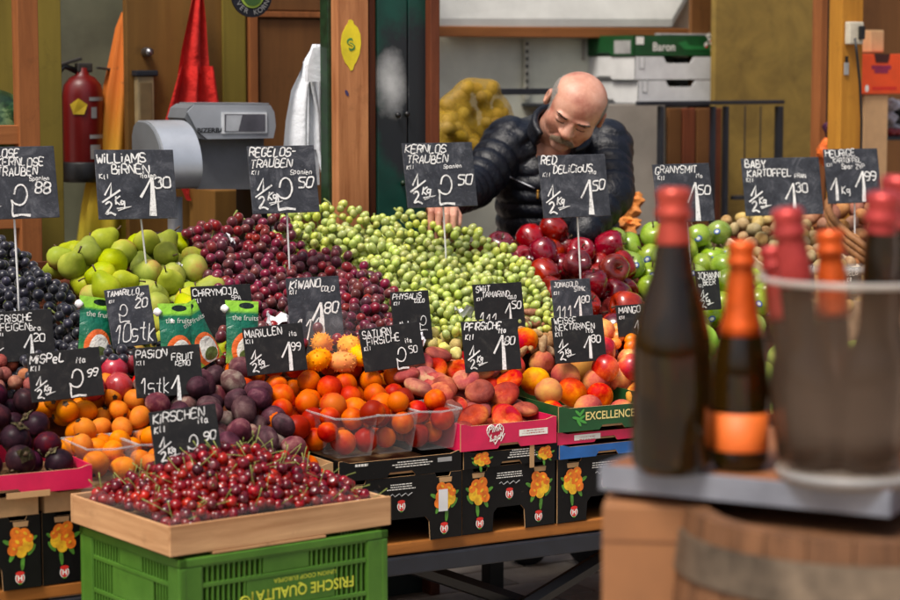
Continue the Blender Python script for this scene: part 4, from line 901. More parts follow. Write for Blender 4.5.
bunches('grape_bunch', 'bunch of blue black grapes in the heap beside the pears', 'black grape bunches', ins, (-1.25, -.72, .36, 1.0), .0138, -.022, ME['bgrape'][0], 18, 33, R0=.092, half=.085, wid=.05)
ins, bb = rectf(-.75, -.52, .36, .48)
bunches('grape_bunch', 'bunch of blue black grapes below the pears', 'black grapes below the pears', ins, bb, .0138, -.040, ME['bgrape'][0], 3, 34, R0=.07)
# crumpled tissue between the red grapes
def crumple(name, label, cat, group, u, v, z, s, seed, m=tissue):
    r_ = random.Random(seed); n = 5; vs = [((i / n - .5) * s, (j / n - .5) * s * .7, r_.uniform(-.16, .16) * s + .22 * s * math.sin(i * 1.3 + seed)) for j in range(n + 1) for i in range(n + 1)]
    fs = [(j * (n + 1) + i, j * (n + 1) + i + 1, (j + 1) * (n + 1) + i + 1, (j + 1) * (n + 1) + i) for j in range(n) for i in range(n)]
    o = ob(name, mk(name, vs, fs, m), None, W(u, v, z), (R(28), R(r_.uniform(-20, 20)), r_.uniform(0, 3))); return tag(o, label, cat, group)
for k, (px, py, s) in enumerate(((185, 318, .075), (178, 266, .03), (464, 312, .055), (278, 320, .06), (418, 338, .06), (300, 325, .05), (225, 240, .05), (22, 315, .05))):
    u, v, z = onslope(px, py, .03); crumple('tissue_paper', 'crumpled scrap of white tissue paper among the grapes', 'tissue paper', 'tissue scraps among grapes', u, v, z, s, k)
# kiwanos in a bag
kz = thing('kiwano_bag', 'clear plastic bag of spiky orange kiwanos', 'bag', W(*onslope(335, 352, .0)), PSI)
def kiwano_mesh(seed):
    r_ = random.Random(seed); mb = MB(); b0 = blob('k', sph(10, .62, .46), F['kiwano'], 14, bumps=.02, seed=seed)
    mb.add([v.co for v in b0.vertices], [tuple(p.vertices) for p in b0.polygons])
    for k in range(46):
        z = r_.uniform(-.9, .9); a = k * 2.4; rr = math.sqrt(1 - z * z); d = Vector((rr * math.cos(a), rr * math.sin(a), z)); p = Vector((d.x * .45, d.y * .45, d.z * .60)); nrm = Vector((d.x, d.y, d.z * .7)).normalized(); o1 = nrm.orthogonal().normalized() * .045; o2 = nrm.cross(o1).normalized() * .045
        mb.add([p + o1, p + o2, p - o1, p - o2, p + nrm * .11], [(0, 1, 4), (1, 2, 4), (2, 3, 4), (3, 0, 4)])
    return mb.mesh('kiwano', [F['kiwano']], True)
kms = [kiwano_mesh(k) for k in range(2)]
for k, (px, py, ry) in enumerate(((322, 344, 70), (349, 346, 80), (318, 360, 60), (343, 362, 100), (360, 356, 40))):
    o = ob('kiwano', kms[k % 2], None, W(*onslope(px, py, .02)), (R(ry), R(20 * k), R(40 * k)), .060); tag(o, 'spiky orange kiwano in the clear bag', 'kiwano', 'kiwanos in the bag')
mb = MB(); vs = []; fs = []; n = 12
for j in range(6):
    for i in range(n + 1):
        a = math.pi * (i / n) ; x = -.085 * math.cos(a) * (1 - .02 * j); y = -.055 * math.sin(a); vs.append((x + .004 * math.sin(5 * a + j), y + .004 * math.sin(9 * a + 2 * j), -.02 + j * .026))
for j in range(5):
    for i in range(n): q = j * (n + 1) + i; fs.append((q, q + 1, q + n + 2, q + n + 1))
mb.add(vs, fs); mb.build('film', [clearmat('bag_film', (250, 250, 250), .06)], kz, smooth=True)

# ================================================================ CHERRY CRATE ON GREEN CRATES
CPSI = R(36.5); CC = aty(170, 527, 4.50); CL, CW = .552, .445
cx = Vector((math.cos(CPSI), math.sin(CPSI), 0)); cy = Vector((-math.sin(CPSI), math.cos(CPSI), 0))
w_crate = wood('crate_poplar', (150, 104, 66), (208, 164, 118), 0, 9, knots=False, bump=.12); w_crate2 = wood('crate_poplar_side', (150, 104, 66), (208, 164, 118), 1, 9, knots=False, bump=.12)
ch_ = .064; ct = thing('wooden_crate', 'shallow pale wooden crate heaped with cherries', 'crate', CC - Vector((0, 0, ch_)), CPSI)
MB().cbox((0, 0, 0), (CL, .009, ch_), .002).build('front_board', [w_crate], ct)
MB().cbox((0, CW - .009, 0), (CL, CW, ch_), .002).build('back_board', [w_crate], ct)
MB().cbox((.0005, .0095, 0), (.009, CW - .0095, ch_ - .002), .002).build('side_board', [w_crate2], ct); MB().cbox((CL - .009, .0095, 0), (CL - .0005, CW - .0095, ch_ - .002), .002).build('side_board', [w_crate2], ct)
MB().cbox((.01, .01, .002), (CL - .01, CW - .01, .008), .001).build('base', [w_crate], ct)
MB().cbox((.10, -.002, -.006), (.38, .02, -.0005), .001).build('slat', [w_crate], ct)
fl = MB(); vs = []; fs = []; pth = [(.012, CW - .02)] + [(.012, CW - .02 - (CW - .032) * k / 14) for k in range(1, 15)] + [(.012 + (CL - .03) * k / 20, .012) for k in range(1, 21)]
for k, (x, y) in enumerate(pth):
    wv = .004 * math.sin(k * 1.7); hgt = .014 + .008 * math.sin(k * .9) + .006 * math.sin(k * 2.3)
    ix = 1 if k < 15 else 0; iy = 1 if k >= 14 else 0
    for j, (zz, inn) in enumerate(((.03, 0), (ch_, .003), (ch_ + hgt * .6, .006), (ch_ + hgt, .016))): vs.append((x + ix * (inn + wv * j * .3), y + iy * (inn + wv * j * .3), zz))
for k in range(len(pth) - 1):
    for j in range(3): q = k * 4 + j; fs.append((q, q + 4, q + 5, q + 1))
fl.add(vs, fs); fl.build('film_liner', [clearmat('crate_film', (252, 252, 252), .03)], ct, smooth=True)
CZ = CC.z
def ctop(x, y):
    a = abs(2 * x / CL - 1); b = abs(2 * y / CW - 1); return CZ + .012 + .128 * (1 - a ** 1.9) * (1 - b ** 1.8) * (.9 + .1 * math.sin(9 * x + 5 * y))
RC = .0130
P = pile(lambda x, y: .028 < x < CL - .024 and .028 < y < CW - .024, (.028, CL - .024, .028, CW - .024), RC, lambda x, y: ctop(x, y) - .046, ctop, 41, .93, 90, 25, 2000)
def cw(p): q = CC + cx * p[0] + cy * p[1]; return Vector((q.x, q.y, p[2]))
camv = Vector((0, 0, 1.6)); sc_ = []
PW = np.array([cw(p) for p in P])
for k, p in enumerate(PW):                                    # how open is the line from the camera to this cherry
    d = np.array(camv) - p; d /= np.linalg.norm(d); q = PW - p; t = q @ d; perp = np.linalg.norm(q - t[:, None] * d, axis=1); sc_.append(((t > .004) * np.maximum(0, 1.6 - perp / RC)).sum())
order = np.argsort(sc_); r_ = random.Random(5)
for n_, k in enumerate(order[:300]):
    o = ob('cherry', ME['cherry'][0], None, PW[k], rrot(r_, 1.6), 2 * RC * r_.uniform(.9, 1.1)); tag(o, 'glossy red cherry heaped in the wooden crate', 'cherry', 'cherries in the wooden crate')
    if r_.random() < .55: ob('stem', cherry_stem, o, (0, 0, .34), (R(r_.uniform(-25, 25)), R(r_.uniform(-25, 25)), 0))
mb = MB(); cm = ME['cherry'][0]; cvs = [v.co.copy() for v in cm.vertices]; cfs = [tuple(p.vertices) for p in cm.polygons]
for k in order[300:]:
    Mx = Matrix.Translation(PW[k]) @ rrot(r_, 1.6).to_matrix().to_4x4() @ Matrix.Scale(2 * RC, 4); mb.add([Mx @ v for v in cvs], cfs)
nx_ = int((CL - .04) / (RC * 1.75))
for i in range(nx_):                                          # the layer beneath, seen only through the gaps
    for j in range(int((CW - .04) / (RC * 1.55))):
        x = .022 + RC + i * RC * 1.75 + (j % 2) * RC * .87; y = .022 + RC + j * RC * 1.55
        if x > CL - .03 or y > CW - .03: continue
        Mx = Matrix.Translation(cw((x, y, ctop(x, y) - 2.5 * RC + r_.uniform(-.003, .003)))) @ rrot(r_, 1.6).to_matrix().to_4x4() @ Matrix.Scale(2 * RC, 4); mb.add([Mx @ v for v in cvs], cfs)
rest = mb.build('cherry_heap', [fruit('cherry_skin_deep', [(.3, (78, 5, 16)), (.7, (120, 10, 24))], 30, 2, .24, var=(.01, .1, .1))], smooth=True); kind(rest, 'stuff', 'deeper layer of red cherries in the wooden crate'); rest['category'] = 'cherries'

gcm = NB('green_crate_plastic'); _v = gcm.coord(); _r = gcm.rnd(); _c = gcm.ramp(gcm.noise(_v, 7, 4, .6), [(.3, (58, 100, 26)), (.7, (78, 122, 40))])
_c = gcm.scuff(_v, _c, (40, 58, 22), 16, .58, 3); _c = gcm.scuff(gcm.coord((1, 1, 14)), _c, (140, 168, 96), 24, .63, 3); gcm.set(Base_Color=_c, Roughness=.5, Specular_IOR_Level=.35); gcm.bump(gcm.noise(_v, 40, 4), .15, .002); gcm = gcm.m
def green_crate(z, label, full=True):
    L, Wd, Hh = CL - .03, CW + .0, .30
    t = thing('plastic_crate', label, 'crate', Vector((CC.x, CC.y, z)) + cx * .018 + cy * (-.006), CPSI, None)
    def wall(length, M, textpanel):
        mb = MB(); mb.cbox((0, 0, Hh - .018), (length, .020, Hh), .003, M=M); mb.cbox((0, .002, 0), (length, .016, .02), .003, M=M)
        for x0, x1 in ((0, .055), (length - .055, length)): mb.cbox((x0, .001, .02), (x1, .017, Hh - .018), .004, M=M)
        mb.build('wall_frame', [gcm], t)
        zs = [(.03, .16), (.171, .234), (.245, Hh - .022)]
        x0, x1 = .055, length - .055; k = 0; n = int((x1 - x0) / .0125)
        for row, (za, zb) in enumerate(zs):
            MB().cbox((x0, .003, zb), (x1, .018, zb + .010), .002, M=M).build('rail', [gcm], t)
            mid = (.36, .64) if row == 2 else ((.26, .80) if row == 1 else (.3, .7))
            MB().cbox((x0 + (x1 - x0) * mid[0], .0045, za - .0005), (x0 + (x1 - x0) * mid[1], .0105, zb + .0005), .002, M=M).build('panel', [gcm], t)
            for i in range(n + 1 if full else 0):
                f = i / n
                if mid[0] - .01 < f < mid[1] + .01: continue
                x = x0 + (x1 - x0) * f; MB().cbox((x - .0022, .004, za - .002), (x + .0022, .014, zb + .002), .001, M=M).build('rib', [gcm], t)
        return
    I = Matrix.Identity(4)
    wall(L, I, True); wall(L, Matrix.Translation((L, Wd, 0)) @ Matrix.Rotation(math.pi, 4, 'Z'), False)
    wall(Wd, Matrix.Translation((0, Wd, 0)) @ Matrix.Rotation(-math.pi / 2, 4, 'Z'), False); wall(Wd, Matrix.Translation((L, 0, 0)) @ Matrix.Rotation(math.pi / 2, 4, 'Z'), False)
    MB().cbox((.021, .021, .002), (L - .021, Wd - .021, .008), .001).build('base', [gcm], t)
    return t, L
gt, gL = green_crate(CC.z - ch_ - .008 - .30, 'green plastic crate under the wooden cherry crate')
ink_lime = plain('faded_yellow_print', (196, 200, 60), .6, var=.1)
me = type_mesh('crate_word', 'FRISCHE QUALITÄT', .033, ink_lime, .0006); ob('lettering', me, gt, (gL * .575, .003, .199), (0, math.pi, 0), (.92, 1, 1.0))
me = type_mesh('crate_small_word', 'UNION COOP EUROPEA', .013, ink_lime); ob('lettering', me, gt, (gL * .59, .003, .2255), (0, math.pi, 0), (1.1, 1, 1))
mb = MB(); mb.tube([(gL * .30 + .012 * math.cos(a), .003, .190 + .012 * math.sin(a)) for a in [2 * math.pi * k / 16 for k in range(17)]], .0018, 4); mb.tube([(gL * .30 + .005 * math.cos(a), .003, .190 + .005 * math.sin(a)) for a in [2 * math.pi * k / 10 for k in range(11)]], .0016, 4); mb.build('crate_mark', [ink_lime], gt)
green_crate(CC.z - ch_ - .008 - .602, 'green plastic crate standing on the paving as base of the stack', False)
# ================================================================ CHALK SIGNS: handwriting as strokes on a 4 x 6 grid
GL = {'A': '00 26 40;12 32', 'B': '00 06;06 26 35 34 23 03;23 33 42 41 30 00', 'C': '45 36 16 05 01 10 30 41', 'D': '00 06;06 26 44 42 20 00', 'E': '40 00 06 46;03 33', 'F': '00 06 46;03 33',
 'G': '45 36 16 05 01 10 30 42 22', 'H': '00 06;40 46;03 43', 'I': '20 26', 'J': '16 46;36 31 20 01', 'K': '00 06;46 03 40', 'L': '06 00 40', 'M': '00 06 22 46 40', 'N': '00 06 40 46', 'O': '16 05 01 10 30 41 45 36 16',
 'P': '00 06 36 45 44 33 03', 'Q': '16 05 01 10 30 41 45 36 16;22 40', 'R': '00 06 36 45 44 33 03;23 40', 'S': '45 36 16 05 04 13 33 42 41 30 10 01', 'T': '06 46;26 20', 'U': '06 01 10 30 41 46', 'V': '06 20 46', 'W': '06 10 24 30 46',
 'X': '00 46;06 40', 'Y': '06 23 46;23 20', 'Z': '06 46 00 40', 'a': '33 14 03 01 10 20 32;34 31 40', 'b': '06 00;02 13 33 42 41 30 10 01', 'c': '33 14 03 01 10 30', 'd': '36 30;32 13 02 01 10 31', 'e': '02 32 33 14 03 01 10 30', 'f': '35 26 15 10;03 33',
 'g': '33 14 03 02 11 32;34 3. 2.', 'h': '06 00;02 14 33 30', 'i': '14 10;15 16', 'k': '06 00;34 02 30', 'l': '16 11 20', 'm': '00 04;03 14 20;23 34 40', 'n': '00 04;03 14 33 30', 'o': '14 03 01 10 30 41 43 34 14', 'p': '04 0.;03 14 33 31 10 01', 'r': '04 00;02 14 33',
 's': '34 04 02 32 30 00', 't': '26 21 30;04 34', 'u': '04 01 10 31;34 30', 'x': '00 34;04 30', 'y': '04 22;34 1.', 'j': '24 21 10 00;25 26', 'z': '04 34 00 30', '0': '16 05 01 10 30 41 45 36 16', '1': '04 26 20', '2': '05 16 36 45 44 00 40', '3': '05 16 36 45 34 23 34 42 41 30 10 01', '4': '36 02 42;30 36',
 '5': '46 06 04 33 42 41 30 00', '6': '46 16 03 01 10 30 41 42 33 03', '7': '06 46 10', '8': '13 04 05 16 36 45 44 33 13 02 01 10 30 41 42 33', '9': '43 13 04 05 16 36 45 43 30 10', '/': '0. 47', '-': '03 33', '.': '10 11', '"': '15 16;25 26', '~': '01 13 21 33 41 52'}
def gpts(code):
    out = []
    for st in code.split(';'):
        out.append([(float(p[0]), -1.5 if p[1] == '.' else float(p[1])) for p in st.split()])
    return out
def smooth_line(p, sub=3):
    if len(p) < 3: return p
    q = []
    for k in range(len(p) - 1):
        a = p[max(k - 1, 0)]; b = p[k]; c = p[k + 1]; d = p[min(k + 2, len(p) - 1)]
        for s in range(sub):
            t = s / sub
            q.append(tuple(.5 * ((2 * b[i]) + (-a[i] + c[i]) * t + (2 * a[i] - 5 * b[i] + 4 * c[i] - d[i]) * t * t + (-a[i] + 3 * b[i] - 3 * c[i] + d[i]) * t ** 3) for i in (0, 1)))
    q.append(p[-1]); return q
class Chalk:
    def __init__(s, seed): s.mb = MB(); s.r = random.Random(seed); s.y = -.0006; s.sl = s.r.uniform(-.02, .28); s.as_ = s.r.uniform(.88, 1.12)
    def stroke(s, pts, w, w2=None):
        if len(pts) < 2: return
        n = len(pts); L = []
        for k, p in enumerate(pts):
            a = pts[max(k - 1, 0)]; b = pts[min(k + 1, n - 1)]; dx, dz = b[0] - a[0], b[1] - a[1]; l_ = math.hypot(dx, dz) or 1e-9
            hw = (w + ((w2 if w2 is not None else w) - w) * k / (n - 1)) * .5 * s.r.uniform(.72, 1.15); L.append(((p[0] - dz / l_ * hw, p[1] + dx / l_ * hw), (p[0] + dz / l_ * hw, p[1] - dx / l_ * hw)))
        vs = [(q[0], s.y, q[1]) for pr in L for q in pr]
        s.mb.add(vs, [(2 * k, 2 * k + 1, 2 * k + 3, 2 * k + 2) for k in range(n - 1)]); s.y -= .00004
    def text(s, t, x, z, h, w, sp=1.0, slant=.08, wob=.22, aspect=.58):
        slant = s.sl; aspect *= s.as_
        for ch in t:
            if ch == ' ': x += h * .4 * sp; continue
            code = GL.get(ch) or GL.get(ch.upper())
            if not code: continue
            jz = s.r.uniform(-.10, .10) * h; wd = h * aspect * (.2 if ch in 'Iil' else (1.15 if ch in 'MW' else 1))
            for p in gpts(code):
                pp = [(x + (a / 4 if ch not in 'Ii' else (a - 1) / 4) * h * aspect * (1.15 if ch in 'MW' else 1) + b / 6 * h * slant + s.r.uniform(-wob, wob) * h * .18, z + jz + b / 6 * h + s.r.uniform(-wob, wob) * h * .18) for a, b in p]
                s.stroke(smooth_line(pp, 3), w)
            x += (wd + h * .20) * sp
    def one(s, x, z, h):                                      # broad brushed numeral one
        s.stroke([(x - .30 * h, z + .48 * h), (x - .12 * h, z + .75 * h), (x + .03 * h, z + h)], .07 * h, .05 * h); s.stroke([(x + .04 * h, z + h), (x + .03 * h, z + .5 * h), (x, z)], .07 * h, .19 * h)
    def two(s, x, z, h):                                      # looped numeral two or nought
        pts = [(-.18, .70), (-.10, .92), (.06, 1.0), (.20, .90), (.24, .66), (.14, .44), (-.02, .36), (-.20, .42), (-.28, .52), (-.26, .36), (-.28, .18), (-.27, .0)]
        s.stroke(smooth_line([(x + a * h, z + b * h) for a, b in pts], 3), .06 * h); s.stroke([(x - .27 * h, z + .02 * h), (x, z + .06 * h), (x + .3 * h, z + .02 * h)], .08 * h)
    def half(s, x, z, h):                                     # 1/2 kg written as a sweep
        s.stroke([(x + .10 * h, z + .62 * h), (x + .34 * h, z + h), (x + .30 * h, z + .6 * h)], .07 * h); s.stroke([(x, z + .40 * h), (x + .62 * h, z + .78 * h)], .06 * h)
        s.stroke(smooth_line([(x + .10 * h, z + .34 * h), (x + .24 * h, z + .42 * h), (x + .30 * h, z + .30 * h), (x + .10 * h, z + .04 * h), (x + .26 * h, z + .08 * h), (x + .42 * h, z)], 3), .065 * h)
        s.text('Kg', x + .44 * h, z + .30 * h, .26 * h, .055 * h, .8); s.stroke([(x + .46 * h, z + .20 * h), (x + .95 * h, z + .26 * h), (x + .5 * h, z + .14 * h)], .045 * h)
def sign(label, x0, y0, x1, y1, lines, price=None, unit='half', stake=None, dv=0.0, skew=0.0, tilt=11, roll=0.0, dark=False, v=None, seed=0):
    xm = (x0 + x1) / 2
    if v is None:
        if stake: v = onslope(stake[0], stake[1])[1] - .02
        else: v = onslope(xm, y1)[1] - .015 + dv
    u0, _, zb = onv(x0, y1, v); u1 = onv(x1, y1, v)[0]; zt = onv(xm, y0, v)[2]; zb = onv(xm, y1, v)[2]
    w = u1 - u0; h = (zt - zb) / math.cos(R(tilt))
    t = thing('price_sign', label, 'price sign', W((u0 + u1) / 2, v, zb), 0, 'chalkboard price signs'); t.rotation_euler = (Matrix.Rotation(PSI + R(skew), 3, 'Z') @ Matrix.Rotation(-R(tilt), 3, 'X') @ Matrix.Rotation(R(roll), 3, 'Y')).to_euler()
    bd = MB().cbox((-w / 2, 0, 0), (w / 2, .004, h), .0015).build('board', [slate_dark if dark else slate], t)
    c = Chalk(seed + 100)
    for (s_, fx, fz, fh, wd) in lines: c.text(s_, -w / 2 + fx * w, h * (1 - fz) - fh * h, fh * h, max(.0021, wd * h * .95), aspect=.62 if len(s_) < 12 else .52)
    if price:
        big, cents, fx, fz, fh = price
        x = -w / 2 + fx * w; z = h * (1 - fz)
        if cents: x = min(x, w / 2 - .30 * h - .04 * w - (.02 if big == '1' else .20) * h)
        if big == '1': c.one(x, z, fh * h)
        else: c.two(x, z, fh * h)
        if cents: c.text(cents, x + (.06 if big == '1' else .22) * h, z + fh * h * .70, .15 * h, .026 * h, aspect=.66)
    if unit == 'half': c.half(-w / 2 + .05 * w, .06 * h, .46 * h)
    elif unit == '1kg': c.one(-w / 2 + .16 * w, .05 * h, .42 * h); c.text('Kg', -w / 2 + .26 * w, .18 * h, .13 * h, .018 * h)
    elif unit: c.text(unit, -w / 2 + .06 * w, .07 * h, .30 * h, .022 * h, .8, aspect=.45)
    c.mb.build('chalk_writing', [chalk], bd)
    if stake:
        us, vs_, zs = onslope(stake[0], stake[1]); p = t.matrix_basis.inverted() @ W(us, v + .03, zs - .06)
        MB().tube([(0.006, .006, h * .96), (.006, .0065, h * .3), ((p.x + .006) / 2, (.0065 + p.y) / 2, p.z * .5), (p.x, p.y, p.z)], .0026, 6).build('stake', [white_plastic], t, smooth=True)
    return t
T = .020
sign('tall staked chalk sign reading lose kernlose Trauben above black grapes', -34, 147, 60, 219, [('LOSE', .37, .03, .11, T), ('KERNLOSE', .37, .16, .11, T), ('TRAUBEN', .36, .29, .11, T), ('Spanien', .70, .42, .06, .012)], ('2', '88', .72, .97, .44), 'half', (22, 335), seed=1)
sign('staked chalk sign reading Williams Birnen above the pears', 99, 150, 178, 219, [('WiLLiAMS', .02, .06, .13, .026), ('BiRNEN', .2, .22, .13, .024), ('Kl I', .04, .35, .07, .014), ('Italien', .55, .35, .06, .014)], ('1', '30', .68, .96, .56), 'half', (152, 275), roll=1, seed=2)
sign('staked chalk sign reading rebelos Trauben above the red grapes', 253, 146, 320, 213, [('REGELOS-', .02, .03, .12, .024), ('TRAUBEN', .02, .20, .12, .022), ('Kl I', .03, .36, .06, .012), ('Spanien', .6, .36, .07, .012)], ('2', '50', .62, .96, .48), 'half', (292, 282), seed=3)
sign('staked chalk sign reading kernlos Trauben before the locker and the hand', 408, 143, 478, 207, [('KERNLOS', .03, .03, .12, .022), ('TRAUBEN', .04, .19, .12, .02), ('Kl I', .03, .34, .06, .012), ('Spanien', .55, .34, .06, .012)], ('2', '50', .62, .97, .46), 'half', (449, 270), seed=4)
sign('staked chalk sign reading Red Delicious before the man', 544, 155, 611, 217, [('RED', .03, .02, .13, .024), ('DELiCioUS', .20, .16, .12, .022), ('Kl I', .04, .28, .07, .014), ('ita', .74, .25, .07, .014)], ('1', '50', .72, .97, .56), 'half', (584, 300), seed=5)
sign('staked chalk sign reading Granysmit above the green apples', 658, 164, 716, 222, [('GRANYSMIT', .03, .04, .12, .022), ('Kl I', .06, .20, .07, .016), ('ita', .74, .18, .07, .016)], ('1', '50', .70, .99, .66), 'half', (696, 300), skew=2, seed=6)
sign('chalk sign reading Baby Kartoffel above the baby potatoes', 749, 158, 821, 215, [('BABY', .04, .04, .13, .026), ('KARTOFFEL', .06, .20, .12, .024), ('Kl I', .04, .34, .07, .016), ('FRAN', .66, .29, .07, .016)], ('1', '30', .62, .99, .54), 'half', (784, 250), skew=-6, seed=7)
sign('chalk sign reading Heurige Kartoffel beside the yellow post', 830, 149, 881, 203, [('HEURiGE', .03, .02, .12, .020), ('KARTOFFEL', .16, .17, .08, .016), ('Kl I', .03, .26, .06, .016), ('Spar ZYP', .30, .29, .08, .016)], ('1', '99', .66, .98, .56), '1kg', (856, 245), skew=-4, seed=8)
sign('dark chalk sign reading frische Feigen in the black grapes', -30, 312, 56, 362, [('FRiSCHE', .38, .08, .13, T), ('FEiGEN', .38, .25, .14, T), ('Kl I', .34, .42, .06, .014), ('Bra', .72, .32, .10, .018)], ('1', '20', .72, .98, .50), '1stk', seed=9, dark=True)
sign('dark chalk sign reading Mispel behind the loquats', 32, 351, 105, 399, [('MiSPeL', .03, .06, .17, .03), ('Kl I', .03, .26, .10, .022), ('ita', .66, .18, .11, .022)], ('2', '99', .74, .98, .56), 'half', dv=-.02, roll=-2, seed=10, dark=True)
sign('chalk sign reading Tamarillo stuck among the pears', 113, 288, 158, 346, [('TAMARiLLO', .03, .04, .09, .02), ('Kl I', .06, .18, .05, .014), ('ZYP', .68, .13, .06, .014)], ('2', '20', .76, .58, .30), '10stk', roll=-4, seed=11, dv=-.05)
sign('dark chalk sign reading Passion Frucht behind the passion fruit', 137, 347, 204, 396, [('PASiON', .03, .06, .15, .026), ('FRUIT', .56, .17, .13, .022), ('Kl I', .03, .26, .09, .018), ('KENO', .6, .31, .10, .018)], ('1', '', .62, 1.1, .5), '1stk', dv=-.02, seed=12, dark=True)
sign('dark chalk sign reading Chirimoya behind the juice pouches', 195, 286, 255, 336, [('CHiRYMOJA', .03, .06, .13, .024), ('Kl I', .03, .24, .08, .016), ('SPA', .66, .22, .08, .016)], None, None, dv=.02, seed=13, dark=True)
sign('dark chalk sign reading Marillen behind the apricots', 248, 326, 308, 373, [('MARiLLEN', .03, .06, .15, .026), ('Kl I', .03, .24, .09, .018), ('ita', .76, .16, .10, .018)], ('1', '99', .72, .98, .6), 'half', dv=-.02, roll=-2, seed=14, dark=True)
sign('speckled chalk sign reading Kiwano above the kiwano bag', 292, 278, 345, 345, [('KiWANO', .05, .04, .12, .022), ('Kl I', .04, .18, .06, .014), ('COLO', .64, .15, .07, .014)], ('1', '80', .72, .88, .50), '111', seed=15)
sign('small chalk sign reading Physalis before the green grapes', 395, 292, 433, 340, [('PHYSALiS', .04, .05, .11, .022), ('Kl I', .05, .2, .07, .016), ('COLO', .6, .17, .07, .016)], ('2', '', .78, .82, .3), 'IN', seed=16, dark=True, dv=-.02)
sign('dark chalk sign reading Saturn Pfirsiche behind the flat peaches', 365, 326, 426, 368, [('SATURN', .04, .05, .17, .026), ('FiRSiCHE', .10, .22, .17, .024), ('Kl I', .04, .42, .09, .018), ('ita', .72, .36, .10, .02)], ('2', '50', .62, 1.05, .5), None, dv=-.02, roll=-4, seed=17, dark=True)
sign('chalk sign reading Sweet Tamarind before the green grapes', 477, 284, 526, 330, [('SWiiT', .05, .04, .12, .022), ('TAMARiND', .16, .17, .12, .02), ('Kl I', .05, .28, .07, .014), ('COLO', .68, .28, .07, .016)], ('1', '50', .76, .84, .4), '111', seed=18, dark=True, dv=.0)
sign('dark chalk sign reading Pfirsiche behind the peaches', 466, 321, 522, 371, [('PFIRSiCHE', .04, .04, .14, .028), ('Kl I', .04, .26, .10, .022), ('ita', .64, .17, .10, .024)], ('1', '80', .68, .99, .68), 'half', dv=-.03, seed=19, dark=True)
sign('small chalk sign leaning above the white nectarine sign', 555, 280, 594, 322, [('JONAGOLD', .06, .06, .11, .02), ('Kl I', .04, .26, .08, .016), ('STMK', .56, .18, .10, .018)], ('1', '80', .72, .92, .52), '111', seed=20, dv=.0)
sign('dark chalk sign reading weisse Nektarinen behind the nectarines', 556, 317, 607, 362, [('WEiSSE', .04, .02, .13, .022), ('NEKTARiNEN', .06, .16, .13, .02), ('Kl I', .04, .32, .09, .018), ('ita', .64, .28, .10, .02)], ('1', '80', .68, .94, .5), 'half', dv=-.02, seed=21, dark=True)
sign('small dark chalk sign reading Mango beside the kumquats', 619, 305, 652, 336, [('MANGO', .06, .06, .20, .03), ('Kl I', .06, .34, .10, .02)], ('1', '', .6, .96, .45), None, seed=22, dark=True)
sign('small dark chalk sign reading Johannisbeeren among the green apples', 699, 271, 722, 310, [('JOHANNI', .08, .05, .15, .024), ('BEER', .3, .23, .13, .022), ('Kl I', .08, .34, .08, .018)], None, 'half', seed=23, dark=True)
sign('small dark chalk sign among the baby potatoes', 800, 265, 816, 292, [('DITTA', .1, .08, .2, .03), ('IN', .2, .4, .2, .03)], None, None, seed=24, dark=True)
sign('small dark chalk sign in the basket of potatoes', 846, 268, 864, 294, [('GELB', .1, .08, .2, .03), ('KlI', .1, .36, .16, .03)], None, None, seed=25, dark=True)
# cherry sign stands in the crate heap
u, v, z = uvz(aty(189, 458, 4.80))
sign('dark chalk sign reading Kirschen stuck in the cherries', 156, 409, 223, 462, [('KiRSCHEN', .04, .05, .17, .024), ('Kl I', .04, .28, .11, .022), ('ita', .70, .22, .11, .02)], ('2', '90', .70, .92, .4), 'half', v=v, roll=-3, seed=26, dark=True)

# ---- juice pouches
pm_ = NB('pouch_print'); _v = pm_.coord(); sx_ = pm_.n('ShaderNodeSeparateXYZ'); pm_.l(_v, sx_.inputs[0])
zz = sx_.outputs[2]; base = pm_.ramp(zz, [(.0, (150, 176, 60)), (.034, (40, 120, 60)), (.06, (12, 92, 62)), (.10, (16, 104, 80)), (.128, (12, 96, 60)), (.130, (128, 190, 46)), (.16, (150, 204, 60))])
def ell(b, cx_, cz_, rx, rz):
    m = b.n('ShaderNodeMapping'); b.l(_v, m.inputs[0]); m.inputs['Scale'].default_value = (1 / rx, 0, 1 / rz); m.inputs['Location'].default_value = (-cx_ / rx, 0, -cz_ / rz)
    l_ = b.n('ShaderNodeVectorMath', operation='LENGTH'); b.l(m.outputs[0], l_.inputs[0]); return b.val(l_.outputs['Value'], 'LESS_THAN', 1.0)
base = pm_.mix(ell(pm_, .006, .034, .036, .044), base, (226, 104, 40)); base = pm_.mix(ell(pm_, .010, .032, .027, .034), base, (228, 226, 214)); base = pm_.mix(ell(pm_, .012, .020, .022, .016), base, (96, 110, 58)); base = pm_.mix(ell(pm_, .012, .146, .020, .008), base, (14, 30, 18))
pm_.set(Base_Color=base, Roughness=.28, Coat_Weight=.2); pm_.bump(pm_.noise(_v, 38, 4, .6, None, 1.0), .7, .008); pm_ = pm_.m
